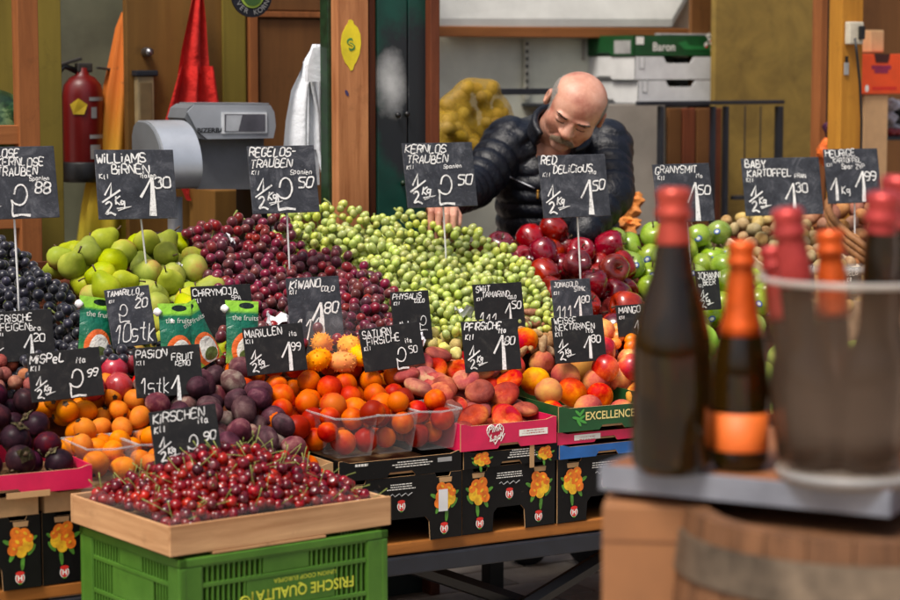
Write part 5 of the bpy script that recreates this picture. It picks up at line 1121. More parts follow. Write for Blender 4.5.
def pouch_mesh(seed):
    r_ = random.Random(seed); nx, nz = 10, 14; w, h = .088, .158; mb = MB()
    for side in (-1, 1):
        vs = []
        for j in range(nz + 1):
            for i in range(nx + 1):
                a = i / nx; b = j / nz; bl = math.sin(math.pi * a) ** .8 * (math.sin(math.pi * min(1, b * 1.12)) ** .7 if b < .89 else 0) * .011 + .0008; vs.append(((a - .5) * w * (1 - .05 * math.sin(math.pi * b)), side * bl * (1 + .35 * math.sin(9 * a + 13 * b + seed) * math.sin(6 * b + 3 * seed)), b * h))
        fs = [(j * (nx + 1) + i, j * (nx + 1) + i + 1, (j + 1) * (nx + 1) + i + 1, (j + 1) * (nx + 1) + i) for j in range(nz) for i in range(nx)]
        mb.add(vs, fs if side < 0 else [f[::-1] for f in fs])
    return mb.mesh('pouch', [pm_], True)
pcap = MB(); pcap.lathe([(0, 0), (.009, 0), (.0095, .004), (.009, .014), (.004, .017), (0, .017)], 14); pcap = pcap.mesh('spout_cap', [white_plastic], True)
ptxt = type_mesh('pouch_word', 'the fruits', .019, ink_white)
for k, (px, py, sk, ro, lab, dv) in enumerate(((94, 362, 4, 10, 'green juice pouch with white cap standing by the black grapes', .0), (178, 368, 0, 3, 'green juice pouch with white cap between the pears and chirimoya sign', .0), (212, 364, 10, -22, 'green juice pouch tilted against its neighbour under the chirimoya sign', .01), (241, 364, -4, 5, 'green juice pouch standing next to the apricot sign', -.01))):
    u, v, z = onslope(px, py); t = thing('juice_pouch', lab, 'pouch', W(u, v + dv, z + .002), 0, 'juice pouches'); t.rotation_euler = (Matrix.Rotation(PSI + R(sk), 3, 'Z') @ Matrix.Rotation(R(-14), 3, 'X') @ Matrix.Rotation(R(ro), 3, 'Y')).to_euler()
    pq = ob('pouch', pouch_mesh(k), t); ob('spout_cap', pcap, t, (-.040, 0, .132), (0, R(-50), 0)); ob('lettering', ptxt, pq, (.004, -.0135, .113), (R(12), 0, 0))

# ================================================================ THE MAN
def nets(f, lo, hi, h):                                       # surface nets over a signed distance function
    ax = [np.arange(lo[k], hi[k] + h, h) for k in range(3)]; X, Y, Z = np.meshgrid(*ax, indexing='ij'); D = f(X, Y, Z); s = D < 0
    n = np.array(D.shape); c = np.zeros(n - 1, int)
    cor = [(a, b, d) for a in (0, 1) for b in (0, 1) for d in (0, 1)]
    sl = lambda a, b, d: (slice(a, n[0] - 1 + a), slice(b, n[1] - 1 + b), slice(d, n[2] - 1 + d))
    for q in cor: c += s[sl(*q)]
    act = (c > 0) & (c < 8); idx = -np.ones(n - 1, int); idx[act] = np.arange(act.sum()); ii = np.argwhere(act)
    acc = np.zeros((len(ii), 3)); cnt = np.zeros(len(ii))
    for a in range(8):
        for b in range(a + 1, 8):
            pa, pb = np.array(cor[a]), np.array(cor[b])
            if np.abs(pa - pb).sum() != 1: continue
            da = D[tuple((ii + pa).T)]; db_ = D[tuple((ii + pb).T)]; cr = (da < 0) != (db_ < 0); t = np.where(cr, da / np.where(cr, da - db_, 1), 0)
            acc += np.where(cr[:, None], pa + (pb - pa) * t[:, None], 0); cnt += cr
    V = np.array(lo) + (ii + acc / cnt[:, None]) * h; Fc = []
    for k in range(3):
        o = np.zeros(3, int); o[k] = 1; a1, a2 = [(1, 2), (2, 0), (0, 1)][k]
        r = [slice(0, n[q] - 1) if q == k else slice(1, n[q] - 1) for q in range(3)]; r2 = [slice(1, n[q]) if q == k else slice(1, n[q] - 1) for q in range(3)]
        s0, s1 = s[tuple(r)], s[tuple(r2)]; e = np.argwhere(s0 != s1)
        if not len(e): continue
        fl = s0[tuple(e.T)]; base_ = e.copy()
        for q in range(3):
            if q != k: base_[:, q] += 1
        e1 = np.zeros(3, int); e1[a1] = 1; e2 = np.zeros(3, int); e2[a2] = 1
        g = lambda p: idx[tuple(p.T)]
        qd = np.stack([g(base_ - e1 - e2), g(base_ - e2), g(base_), g(base_ - e1)], 1); qd[~fl] = qd[~fl][:, ::-1]; Fc.append(qd)
    return V, np.vstack(Fc)
def sm(a, b, k):
    h = np.clip(.5 + .5 * (b - a) / k, 0, 1); return b + (a - b) * h - k * h * (1 - h)
def smx(a, b, k): return -sm(-a, -b, k)
def ellip(p, c, r):
    x, y, z = (p[0] - c[0]) / r[0], (p[1] - c[1]) / r[1], (p[2] - c[2]) / r[2]; k0 = np.sqrt(x * x + y * y + z * z) + 1e-9
    k1 = np.sqrt((x / r[0]) ** 2 + (y / r[1]) ** 2 + (z / r[2]) ** 2) + 1e-9; return k0 * (k0 - 1) / k1
def caps(p, a, b, r0, r1, puff=0, pitch=.05):
    a = np.array(a); b = np.array(b); d = b - a; L2 = (d * d).sum(); q = [p[k] - a[k] for k in range(3)]
    t = np.clip((q[0] * d[0] + q[1] * d[1] + q[2] * d[2]) / L2, 0, 1); dist = np.sqrt(sum((q[k] - d[k] * t) ** 2 for k in range(3))) - (r0 + (r1 - r0) * t)
    if puff: dist = dist - puff * (np.abs(np.sin(math.pi * t * math.sqrt(L2) / pitch)) ** .6 - .5)
    return dist
def head_sdf(X, Y, Z):
    X, Y, Z = X / 1.06, Y / .90, Z / .87
    p = (X, Y, Z); A = np.abs(X); q = (A, Y, Z)
    d = ellip(p, (0, -.012, .036), (.077, .098, .079)); d = sm(d, ellip(p, (0, .042, -.025), (.064, .056, .088)), .03); d = sm(d, ellip(p, (0, .048, -.080), (.052, .044, .040)), .03)
    d = sm(d, ellip(q, (.040, .060, -.030), (.026, .026, .028)), .02); d = sm(d, ellip(q, (.026, .087, .022), (.024, .013, .008)), .010)
    d = smx(d, -ellip(q, (.031, .108, .003), (.022, .024, .0155)), .010); d = sm(d, ellip(q, (.031, .081, .001), (.015, .013, .010)), .003); d = sm(d, ellip(q, (.032, .080, -.014), (.015, .010, .006)), .004)
    d = sm(d, caps(p, (0, .090, .012), (0, .112, -.027), .010, .0165), .009); d = sm(d, ellip(q, (.014, .101, -.031), (.010, .012, .009)), .006)
    d = sm(d, ellip(p, (0, .090, -.062), (.030, .016, .016)), .012); d = sm(d, ellip(p, (0, .100, -.074), (.022, .009, .006)), .006); d = sm(d, ellip(p, (0, .086, -.106), (.024, .020, .018)), .016)
    for k, (cy_, cz_, rx) in enumerate(((.084, .052, .040), (.080, .066, .036))): d = smx(d, -ellip(p, (0, cy_ + .012, cz_), (rx, .006, .0018)), .004)
    d = smx(d, -caps(q, (.021, .104, -.038), (.036, .086, -.072), .0026, .0026), .006); d = smx(d, -ellip(p, (0, .109, .018), (.0022, .010, .008)), .005)
    e = ellip(q, (.081, -.008, -.008), (.011, .021, .033)); e = smx(e, -ellip(q, (.090, -.004, -.004), (.008, .012, .021)), .006); d = sm(d, e, .006)
    return sm(d, caps(p, (0, -.030, -.05), (0, -.075, -.19), .060, .066), .03)
HC = aty(575.5, 108.0, 6.70)
fw = Vector((-math.sin(R(16)) * math.cos(R(36)), -math.cos(R(16)) * math.cos(R(36)), -math.sin(R(36)))); up0 = (Vector((0, 0, 1)) - fw * fw.z).normalized(); rt0 = fw.cross(up0)
upv = (up0 * math.cos(R(30)) - rt0 * math.sin(R(30))).normalized(); rtv = fw.cross(upv)
HM = Matrix((rtv, fw, upv)).transposed(); HS = 1.02
def hs(p): return (p[0] * 1.06, p[1] * .90, p[2] * .87)
def hraw(p): return HC + HM @ (Vector(p) * HS)
def hw(p): return hraw(hs(p))
V1, F1 = nets(head_sdf, (-.11, -.15, -.21), (.11, .145, .14), .0026)
headW = [hraw(v) for v in V1]
# right hand resting on the grapes
HD = aty(441, 226, 6.36); WR = aty(443, 204, 6.50)
def hand_sdf(p):
    d = None; c = np.array(HD); w = np.array(WR); ax_ = (c - w) / np.linalg.norm(c - w); sd_ = np.array((1.0, .25, -.1)); sd_ -= ax_ * (sd_ @ ax_); sd_ /= np.linalg.norm(sd_); nr = np.cross(ax_, sd_)
    if nr[1] > 0: nr = -nr
    kn = w + ax_ * .045
    for k, (o, l_) in enumerate(((-.034, .040), (-.012, .048), (.011, .047), (.032, .040))):
        a = kn + sd_ * o + nr * .004; b = a + ax_ * l_ * .62 + nr * .010 + np.array((0, 0, -.012)); e = b + ax_ * l_ * .3 - nr * .012 + np.array((0, 0, -.026)); f_ = e - nr * .014 + np.array((0, 0, -.014))
        g_ = np.minimum(np.minimum(caps(p, a, b, .0115, .0102), caps(p, b, e, .0102, .0092)), caps(p, e, f_, .0092, .0080)); g2 = caps(p, w + sd_ * o * .6, a, .017, .0125)
        d = sm(g_, g2, .006) if d is None else np.where(True, sm(d, sm(g_, g2, .006), .0035), 0)
    t0 = w + sd_ * .030 + ax_ * .01; t1 = t0 + sd_ * .020 + ax_ * .030 - nr * .012; t2 = t1 + ax_ * .026 + np.array((0, 0, -.012))
    d = sm(d, np.minimum(caps(p, t0, t1, .014, .0115), caps(p, t1, t2, .0112, .009)), .008)
    return sm(d, caps(p, w - ax_ * .10, w + ax_ * .02, .030, .030), .014)
lo = [min(HD[k], WR[k]) - .09 for k in range(3)]; hi = [max(HD[k], WR[k]) + .09 for k in range(3)]
V2, F2 = nets(lambda X, Y, Z: hand_sdf((X, Y, Z)), lo, hi, .003)
# body inside the clothes
NB_ = hw((0, -.075, -.17)); PEL = aty(560, 330, 7.05); PEL.z = .98; CH = aty(556, 178, 6.98)
RS, RE = aty(512, 142, 6.96), aty(474, 186, 6.78); LS, LE, LW = aty(606, 146, 6.98), aty(611, 195, 6.80), aty(585, 232, 6.70)
def body_sdf(X, Y, Z):
    p = (X, Y, Z); d = caps(p, NB_, CH, .055, .11); d = sm(d, caps(p, CH, PEL, .11, .12), .05)
    for a, b in ((RS, RE), (RE, WR), (LS, LE), (LE, LW)): d = sm(d, caps(p, a, b, .040, .030), .02)
    for s_ in (-1, 1): d = sm(d, caps(p, PEL + Vector((.09 * s_, .0, -.05)), Vector((PEL.x + .1 * s_, PEL.y + .05, .06)), .075, .045), .03)
    return d
V3, F3 = nets(body_sdf, (PEL.x - .40, 6.35, .02), (PEL.x + .35, 7.35, 1.52), .014)
skin = NB('skin'); _v = skin.coord(); CHN = hw((0, .075, -.10)); _d = skin.n('ShaderNodeVectorMath', operation='DISTANCE'); skin.l(_v, _d.inputs[0]); _d.inputs[1].default_value = (CHN.x - PEL.x, CHN.y - PEL.y, CHN.z)
stub = skin.val(skin.val(skin.val(.062, 'SUBTRACT', _d.outputs['Value'], True), 'MULTIPLY', 26, True), 'MULTIPLY', skin.val(skin.noise(_v, 380, 3, .7), 'MULTIPLY', 1.1), True)
_f = skin.noise(_v, 16, 5, .6); _g = skin.noise(_v, 70, 4, .6)
skin.set(Base_Color=skin.mix(stub, skin.mix(skin.val(_g, 'MULTIPLY', .30), skin.ramp(_f, [(.34, (170, 108, 90)), (.52, (206, 152, 128)), (.7, (222, 174, 152))]), (150, 86, 70)), (120, 100, 92)), Roughness=.46, Subsurface_Weight=.12, Subsurface_Radius=(.012, .005, .003), Subsurface_Scale=.6); skin.bump(skin.noise(_v, 120, 5, .7), .45, .002); skin = skin.m
man = thing('person', 'balding man in a dark navy puffer jacket leaning over the fruit', 'person', Vector((PEL.x, PEL.y, 0)))
allv = headW + [Vector(v) for v in V2] + [Vector(v) for v in V3]; n1, n2 = len(headW), len(headW) + len(V2)
ff = [tuple(f) for f in F1.tolist()] + [tuple(x + n1 for x in f) for f in F2.tolist()] + [tuple(x + n2 for x in f) for f in F3.tolist()]
body = ob('body', mk('body', [v - man.location for v in allv], ff, skin, True), man)
# jacket
AX = np.array(CH - PEL); AX /= np.linalg.norm(AX)
BK = aty(556, 140, 7.08); NK = hw((0, -.062, -.125))
def jacket_sdf(X, Y, Z):
    p = (X, Y, Z); s_ = (X - PEL.x) * AX[0] + (Y - PEL.y) * AX[1] + (Z - PEL.z) * AX[2]
    wob = .012 * np.sin(X * 13) + .006 * np.sin(X * 31 + Z * 20)
    q = np.abs(np.sin(math.pi * (s_ + wob) / .047)) ** .55
    d = ellip(p, CH, (.185, .135, .14)); d = sm(d, ellip(p, BK, (.16, .12, .085)), .07); d = sm(d, ellip(p, (PEL.x - .01, PEL.y - .02, PEL.z + .12), (.19, .15, .24)), .08)
    d = sm(d, ellip(p, RS, (.085, .10, .075)), .05); d = sm(d, ellip(p, LS, (.080, .10, .080)), .05)
    d = d - .0125 * (q - .5)
    wr = .002 * np.sin(X * 120 + Z * 60) * np.sin(Y * 90)
    arm = np.minimum(caps(p, RS, RE, .078, .066, .010, .047), caps(p, RE, WR, .066, .043, .009, .045)); arm2 = np.minimum(caps(p, LS, LE, .076, .070, .010, .047), caps(p, LE, LW, .068, .048, .009, .045))
    d = sm(sm(d, arm, .022), arm2, .022) + wr * .5
    # stand-up collar round the neck, open at the throat
    n_ = np.array(upv); e = [X - NK[0], Y - NK[1], Z - NK[2]]; hgt = e[0] * n_[0] + e[1] * n_[1] + e[2] * n_[2]; pl = [e[k] - hgt * n_[k] for k in range(3)]
    rad_ = np.sqrt(pl[0] ** 2 + pl[1] ** 2 + pl[2] ** 2); fr_ = (pl[0] * fw[0] + pl[1] * fw[1] + pl[2] * fw[2]) / (rad_ + 1e-6)
    col = np.sqrt((rad_ - .090 - .012 * np.clip(hgt * 8, -1, 1)) ** 2 + np.maximum(0, np.abs(hgt + .050) - .022) ** 2) - .009 - .003 * np.abs(np.sin(hgt * 70))
    col = np.where(fr_ > .80, col + .05, col)
    d = sm(d, col, .012)
    cut = np.maximum(rad_ - .078, -hgt - .06)                 # neck opening
    return np.maximum(d, -cut)
Vj, Fj = nets(jacket_sdf, (min(WR[0], RE[0]) - .09, 6.38, 1.0), (LE[0] + .13, 7.30, 1.56), .0062)
jm = NB('navy_nylon'); _v = jm.coord(); _f = jm.noise(_v, 40, 4, .6, None, 1.5)
jm.set(Base_Color=jm.ramp(jm.noise(_v, 6, 3), [(.3, (10, 13, 20)), (.7, (17, 21, 31))]), Roughness=.42, Specular_IOR_Level=.4); jm.bump(_f, .55, .008); jm = jm.m
jk = ob('jacket', mk('jacket', [Vector(v) - man.location for v in Vj], Fj.tolist(), jm, True), man)
jb = BVHTree.FromPolygons([Vector(v) for v in Vj], Fj.tolist())
def onjacket(px, py):
    o = Vector((0, 0, CAMH)); h = jb.ray_cast(o, ray(px, py).normalized()); return (h[0] - ray(px, py).normalized() * .003 - man.location) if h[0] else None
def stitch(name, pts, r, m):
    q = []
    for (a, b), (c, d) in zip(pts[:-1], pts[1:]):
        for k in range(8): q.append(onjacket(a + (c - a) * k / 8, b + (d - b) * k / 8))
    q = [x for x in q if x]
    if len(q) > 2: MB().tube(q, r, 5).build(name, [m], jk, smooth=True)
zipm = plain('zip_silver', (150, 152, 158), .35, .8)
stitch('pocket_zip', [(510, 177), (538, 190)], .0028, zipm); stitch('pocket_zip_puller', [(538, 190), (537.5, 200)], .0045, plain('brass', (176, 130, 60), .4, .8)); stitch('front_zip', [(560, 160), (556, 190), (546, 220), (540, 240)], .0035, zipm)
# trousers
V4, F4 = nets(lambda X, Y, Z: sm(sm(ellip((X, Y, Z), (PEL.x, PEL.y, PEL.z - .02), (.19, .15, .14)), caps((X, Y, Z), (PEL.x - .09, PEL.y, PEL.z - .08), (PEL.x - .1, PEL.y + .05, .06), .10, .07), .05), caps((X, Y, Z), (PEL.x + .09, PEL.y, PEL.z - .08), (PEL.x + .1, PEL.y + .05, .06), .10, .07), .05), (PEL.x - .28, PEL.y - .25, -.02), (PEL.x + .28, PEL.y + .25, 1.15), .016)
ob('trousers', mk('trousers', [Vector(v) - man.location for v in V4], F4.tolist(), plain('dark_trousers', (34, 36, 42), .8), True), man)
# hair, moustache, brows: short strands
hb = BVHTree.FromPolygons(headW, F1.tolist())
def strands(name, pts, length, w, m, dirf, seed=0):
    r_ = random.Random(seed); mb = MB()
    for p in pts:
        l_ = hw(p); hit = hb.find_nearest(l_); co, no = hit[0], hit[1]; c0 = HM @ Vector((0, 0, .0)) ; no = no if no.dot(co - HC) > 0 else -no
        d = (no * .45 + HM @ Vector(dirf(p, r_))).normalized(); s_ = d.cross(no).normalized() * w; L = length * r_.uniform(.6, 1.2)
        b = co - no * .001; mid = b + d * L * .55 + no * .0015; tip = b + d * L - no * .001
        mb.add([b - s_ - man.location, b + s_ - man.location, mid + s_ * .8 - man.location, mid - s_ * .8 - man.location, tip - man.location], [(0, 1, 2, 3), (3, 2, 4), (3, 2, 1, 0), (4, 2, 3)])
    mb.build(name, [m], man)
hair_m = plain('grey_hair', (168, 164, 158), .6, var=.3, nscale=300); must_m = plain('grey_brown_moustache', (140, 122, 100), .65, var=.4, nscale=300); brow_m = plain('brow_hair', (70, 56, 46), .7, var=.3, nscale=300)
r_ = random.Random(3); hp_ = []
for k in range(2600):
    a = r_.uniform(.62, 1.0) * math.pi * r_.choice((-1, 1)); z_ = r_.uniform(-.06, .062); x_ = .079 * math.sin(a); y_ = -.012 + .10 * math.cos(a)
    if abs(a) < .72 * math.pi and z_ < -.045: continue
    if z_ > .045 and r_.random() < .5: continue
    if y_ > .035: continue
    hp_.append((x_, y_, z_))
for k in range(1500):                                          # temples and sideburns
    s_ = r_.choice((-1, 1)); hp_.append((s_ * .075, r_.uniform(-.04, .040), r_.uniform(-.02, .066)))
strands('hair', hp_, .012, .0012, hair_m, lambda p, q: (0, -.6, -.7 + q.uniform(-.3, .3)), 1)
mp = [(r_.uniform(-1, 1), r_.uniform(0, 1)) for _ in range(900)]
strands('moustache', [(x * .029, .112 - .016 * x * x, -.046 - .013 * t - .016 * x * x) for x, t in mp], .014, .0012, must_m, lambda p, q: (p[0] * 26 + q.uniform(-.25, .25), .35, -1), 2)
strands('eyebrow', [(s_ * (.014 + .032 * t), .100 - .012 * t * t, .022 + .008 * t - .005 * t * t + r_.uniform(-.003, .003)) for s_ in (-1, 1) for t in [k / 60 for k in range(60)]], .011, .0012, brow_m, lambda p, q: (math.copysign(1, p[0]), .3, .3 + q.uniform(-.4, .4)), 3)
# eyes: downcast lids with a dark lash line
for s_ in (-1, 1):
    q = [hw((s_ * (.016 + .026 * t), .0935 - .012 * (2 * t - 1) ** 2 * 1.0, -.004 - .003 * (1 - (2 * t - 1) ** 2))) for t in [k / 8 for k in range(9)]]
    q = [hb.find_nearest(x)[0] + HM @ Vector((0, .0008, 0)) - man.location for x in q]; MB().tube(q, [.0006] + [.0013] * 7 + [.0006], 5).build('lash_line', [brow_m], man, smooth=True)
q = [hb.find_nearest(hw((.022 * t, .112 - .012 * t * t, -.070 - .006 * t * t)))[0] - man.location for t in [k / 5 - 1 for k in range(11)]]
MB().tube(q, [.0008] + [.0018] * 9 + [.0008], 5).build('mouth_line', [plain('lip_dark', (120, 56, 50), .6)], man, smooth=True)
# ================================================================ COUNTER THINGS AND BACKGROUND GOODS
def loc2(px, py, v, o): u, _, z = onv(px, py, v); return Matrix.Rotation(-PSI, 3, 'Z') @ (W(u, v, z) - o.location)
# low counter behind the display, left
ctr = slab('counter', 150, 268, 330, 330, 1.28, .45, plain('counter_dark', (34, 32, 30), .6), 'low dark counter behind the red grapes', 'counter', 0)
cdr = slab('counter_cupboard', 215, 190, 247, 275, 1.70, .2, w_wall, 'brown wooden cupboard under the weighing scale', 'cupboard', 0)
slab('counter_cupboard', 247.5, 190, 252, 275, 1.69, .21, w_trim, 'orange brown cupboard edge beside the black machine', 'cupboard', 0)
bm_ = thing('black_machine', 'black card machine behind the red grapes', 'machine', W(*onv(272, 262, 1.5)), PSI)
a = onv(254, 262, 1.5); b = onv(292, 150, 1.5)
MB().cbox((-(b[0] - a[0]) / 2, 0, 0), ((b[0] - a[0]) / 2, .12, b[2] - a[2]), .006).build('body', [black_plastic], bm_)
MB().cbox((.0, -.004, .07), (.035, .0, .11), .002).build('label_plate', [ink_grey], bm_)
for k in range(3): MB().cbox((-.04, -.003, .16 + k * .05), (.05, .0, .175 + k * .05), .002).build('grille', [dark_metal], bm_)
# weighing scale
scl = thing('weighing_scale', 'silver and grey weighing scale with a small display', 'scale', W(*onv(205, 192, 1.42)), PSI)
silver = plain('silver_plastic', (176, 182, 190), .32, .35, var=.04); sgrey = plain('scale_grey', (124, 126, 130), .5, var=.06); sgrey2 = plain('scale_mid_grey', (104, 108, 112), .45, var=.06)
def S(px, py): q = loc2(px, py, 1.42, scl); return (q.x, q.z)
MB().prism([S(200, 138), S(271, 138), S(270, 186), S(266, 190), S(203, 190)], .05, .16).build('back_housing', [sgrey], scl)
MB().prism([S(186, 112), S(193, 104.5), S(269, 105), S(273, 112), S(274.5, 126), S(272, 138), S(206, 139), S(196, 131)], -.01, .12).build('display_head', [silver], scl, auto=25)
MB().prism([S(184, 118), S(187, 108), S(193, 104), S(196.5, 116), S(203, 130), S(207, 140), S(196, 138)], -.006, .125).build('head_end', [sgrey2], scl)
MB().prism([S(194, 104.2), S(269, 104.7), S(269, 103), S(194, 102.6)], .0, .11).build('top_strip', [sgrey], scl)
MB().prism([S(220, 112), S(265, 112.3), S(265, 133), S(220, 133.5)], -.014, -.0105).build('screen_frame', [plain('screen_frame', (214, 218, 222), .35)], scl)
MB().prism([S(222.5, 114), S(263, 114), S(263, 131), S(222.5, 131.5)], -.016, -.0145).build('screen', [plain('screen_glass', (84, 84, 92), .12)], scl)
mb = MB(); q = [S(224, 115), S(240, 115), S(236, 131), S(223.5, 131)]; flat(mb, q, -.0168, 0); mb.build('screen_reading', [plain('screen_pale', (176, 180, 186), .2)], scl)
ob('lettering', type_mesh('scale_word', 'BIZERBA', .022, plain('scale_ink', (30, 32, 36), .5), .0008), scl, (S(209, 130)[0], -.0125, S(207, 130.5)[1]), (0, 0, 0), (1.05, 1, .9))
# curved hood: rounded front, its grey end towards the left
hh_ = .195; pf = [(.24, 0), (.24, hh_ * .78), (.225, hh_ * .93), (.20, hh_), (.15, hh_)] + [(.15 - .15 * math.sin(t), hh_ * (.30 + .70 * math.cos(t))) for t in [R(8 + 82 * k / 9) for k in range(10)]] + [(.004, hh_ * .18), (.02, hh_ * .05), (.04, 0)]
MX = Matrix(((0, 1, 0, 0), (1, 0, 0, 0), (0, 0, 1, 0), (0, 0, 0, 1))); hl = loc2(166, 190, 1.26, scl)
MB().prism(pf, 0, .115, M=MX).build('hood', [silver], scl, hl, auto=35)
MB().prism([(.015 + y * .93, .004 + z * .955) for y, z in pf], -.006, -.0005, M=MX).build('hood_end', [sgrey2], scl, hl, auto=35)
MB().lathe([(.022, 0), (.022, .26)], 20).build('column', [plain('column_grey', (150, 150, 150), .4)], scl, loc2(176, 285, 1.40, scl), smooth=True)
# weighing pan edge seen above the grapes
slab('weighing_pan', 170, 238, 229, 250, 1.32, .18, plain('pan_dark', (70, 72, 76), .3, .7), 'dark metal weighing pan behind the red grapes', 'pan')
slab('pan_rim', 172, 235.5, 231, 238, 1.31, .2, steel, 'thin steel tray lid on the weighing pan', 'tray')

# stacked cartons on the rail behind the man
def carton3(label, px0, pxm, px1, y0, y1, v, m, ch, skew=14, group=None, cut=True):
    c = W(*onv(pxm, y1, v)); h = onv(pxm, y0, v)[2] - c.z
    # the near vertical corner stands at pxm; one face runs right, the other left
    y = c.y; A = math.atan2(.30, .9); aR = R(32); aL = R(32 + 90)
    lr = (px1 - pxm) * y / FPX / math.cos(aR) * 1.06; ll = (pxm - px0) * y / FPX / abs(math.cos(aL)) * 1.06
    t = thing('storage_carton', label, 'carton', c, aR, group)
    cutp = [(0, 0), (lr, 0), (lr, h), (lr * .68, h), (lr * .64, h * .72), (lr * .36, h * .72), (lr * .32, h), (0, h)] if cut else rect(0, 0, lr, h)
    MB().prism(cutp, 0, .005, 0, 0).build('front_panel', [m], t)
    side = [(0, 0), (ll * .35, 0), (ll * .38, .012), (ll * .58, .012), (ll * .62, 0), (ll, 0), (ll, h), (0, h)]
    Ms = Matrix.Rotation(math.pi / 2, 4, 'Z')
    MB().prism(side, -.005, 0, 0, 0, M=Ms).build('side_panel', [m], t)
    mb = MB(); mb.box((lr - .005, .006, 0), (lr, ll, h)); mb.box((.006, ll - .005, 0), (lr - .006, ll, h)); mb.box((.006, .006, .002), (lr - .006, ll - .006, .008)); mb.build('shell', [m], t)
    if cut:
        mb = MB()
        for x in (.03, lr - .03): mb.tube([(x - .012, -.001, h - .002), (x - .012, -.001, h * .5), (x + .012, -.001, h * .5), (x + .012, -.001, h - .002)], .0015, 4)
        mb.build('fold_line', [ink_grey], t)
    return t, lr, ll, h
carton3('lower white banana carton stacked behind the man', 583, 638, 723, 80.5, 103, 2.30, white_card, 0)
carton3('upper white carton between the lower white and green boxes', 580, 635, 722, 56.5, 79.5, 2.30, white_card, 0)
t, lr, ll, h = carton3('green printed carton on top of the white cartons', 579, 634, 721, 35, 55.5, 2.30, green_card, 0, cut=False)
ob('lettering', type_mesh('carton_word', 'Baron', .045, ink_white, .0006), t, (lr * .34, -.0016, h * .42), (0, 0, 0))
mb = MB(); flat(mb, rect(.008, h * .55, .045, h * .92), -.0012, 0); mb.build('white_mark', [ink_white], t)
mb = MB(); flat(mb, [(lr * .5, h * .65), (lr * .58, h * .30), (lr * .98, h * .30), (lr * .98, h * .5), (lr * .64, h * .5), (lr * .6, h * .72)], -.0012, 0); mb.build('print_band', [plain('carton_light_green', (40, 120, 60), .5)], t)
mb = MB(); r_ = random.Random(2)
for k in range(12): flat(mb, disc((lr * .9 + r_.uniform(-.03, .03), h * .75 + r_.uniform(-.02, .02)), .009, 8), -.0015 - .0001 * k, 0)
for k in range(9): flat(mb, disc((lr * .86 + r_.uniform(-.03, .03), h * .8 + r_.uniform(-.02, .02)), .007, 8), -.003 - .0001 * k, 1)
mb.build('flower_print', [ink_red, ink_white], t)
MB().prism(disc((lr * .93, h * .32), .018, 14, 1.1, .8), -.002, -.0005).build('fruit_print', [ink_grey], t)
MB().cbox((lr * .34, .02, h), (lr * .92, .06, h + .008), .003).build('inner_sheet', [ink_grey], t)
mb = MB(); Ms = Matrix.Rotation(math.pi / 2, 4, 'Z'); mb.prism(rect(ll * .05, h * .1, ll * .3, h * .75), .0, .0015, M=Ms); mb.build('side_label', [ink_grey], t)
slab('shelf', 570, 103.6, 726, 107, 2.26, .34, dark_metal, 'dark metal shelf carrying the stacked cartons', 'shelf')

# yellow net sacks
netm = NB('yellow_net'); _v = netm.coord(); wv = netm.n('ShaderNodeTexChecker'); wv.inputs['Scale'].default_value = 190; netm.l(_v, wv.inputs['Vector'])
tr = netm.n('ShaderNodeBsdfTransparent'); mx = netm.n('ShaderNodeMixShader'); netm.set(Base_Color=(176, 140, 24), Roughness=.55)
netm.l(netm.val(netm.val(wv.outputs[1], 'MULTIPLY', .18), 'ADD', .34), mx.inputs[0]); netm.l(tr.outputs[0], mx.inputs[1]); netm.l(netm.b.outputs[0], mx.inputs[2]); netm.l(mx.outputs[0], netm.t.nodes['Material Output'].inputs[0]); netm = netm.m
lem_m = [blob('lemon', sph(9, .56, .46), fruit('sack_potato_skin', [(.3, (134, 104, 40)), (.6, (168, 136, 62)), (.8, (190, 160, 90))], 2, 4, .6, .1, 30, (.015, .1, .2)), 14, bumps=.03, seed=k) for k in range(2)]
def sack(label, pts, v, r, seed):
    cs = [onv(px, py, v) for px, py in pts]; t = thing('net_sack', label, 'sack', W(*onv(sum(p[0] for p in pts) / len(pts), max(p[1] for p in pts) + 18, v)), PSI)
    r_ = random.Random(seed); L = []
    for c in cs:
        q = Matrix.Rotation(-PSI, 3, 'Z') @ (W(c[0], v + r_.uniform(-.03, .06), c[2]) - t.location); L.append(q)
        o = ob('potato', r_.choice(lem_m), t, q, rrot(r_), 2 * r * r_.uniform(.9, 1.1))
    P_ = np.array(L); lo_ = P_.min(0) - .09; hi_ = P_.max(0) + .09
    def f(X, Y, Z):
        d = None
        for q in P_:
            e = np.sqrt((X - q[0]) ** 2 + (Y - q[1]) ** 2 + (Z - q[2]) ** 2) - r * 1.22; d = e if d is None else sm(d, e, .045)
        return d
    Vn, Fn = nets(f, lo_, hi_, .009); ob('net', mk('net', Vn, Fn.tolist(), netm, True), t)
    return t
sack('yellow net sack of potatoes behind the man', [(464 + 9.2 * i + (4 if j % 2 else 0), 88 + 8.6 * j) for j in range(7) for i in range(-1 - (j > 1), 4 + (j > 1) + (j > 3)) if not (j == 0 and (i < 0 or i > 3))], 1.75, .023, 1)
sack('second yellow net sack low beside the door frame', [(440 + 9.2 * i + (4 if j % 2 else 0), 120 + 8.6 * j) for j in range(7) for i in range(-1, 3 + (j > 1))], 1.62, .023, 2)
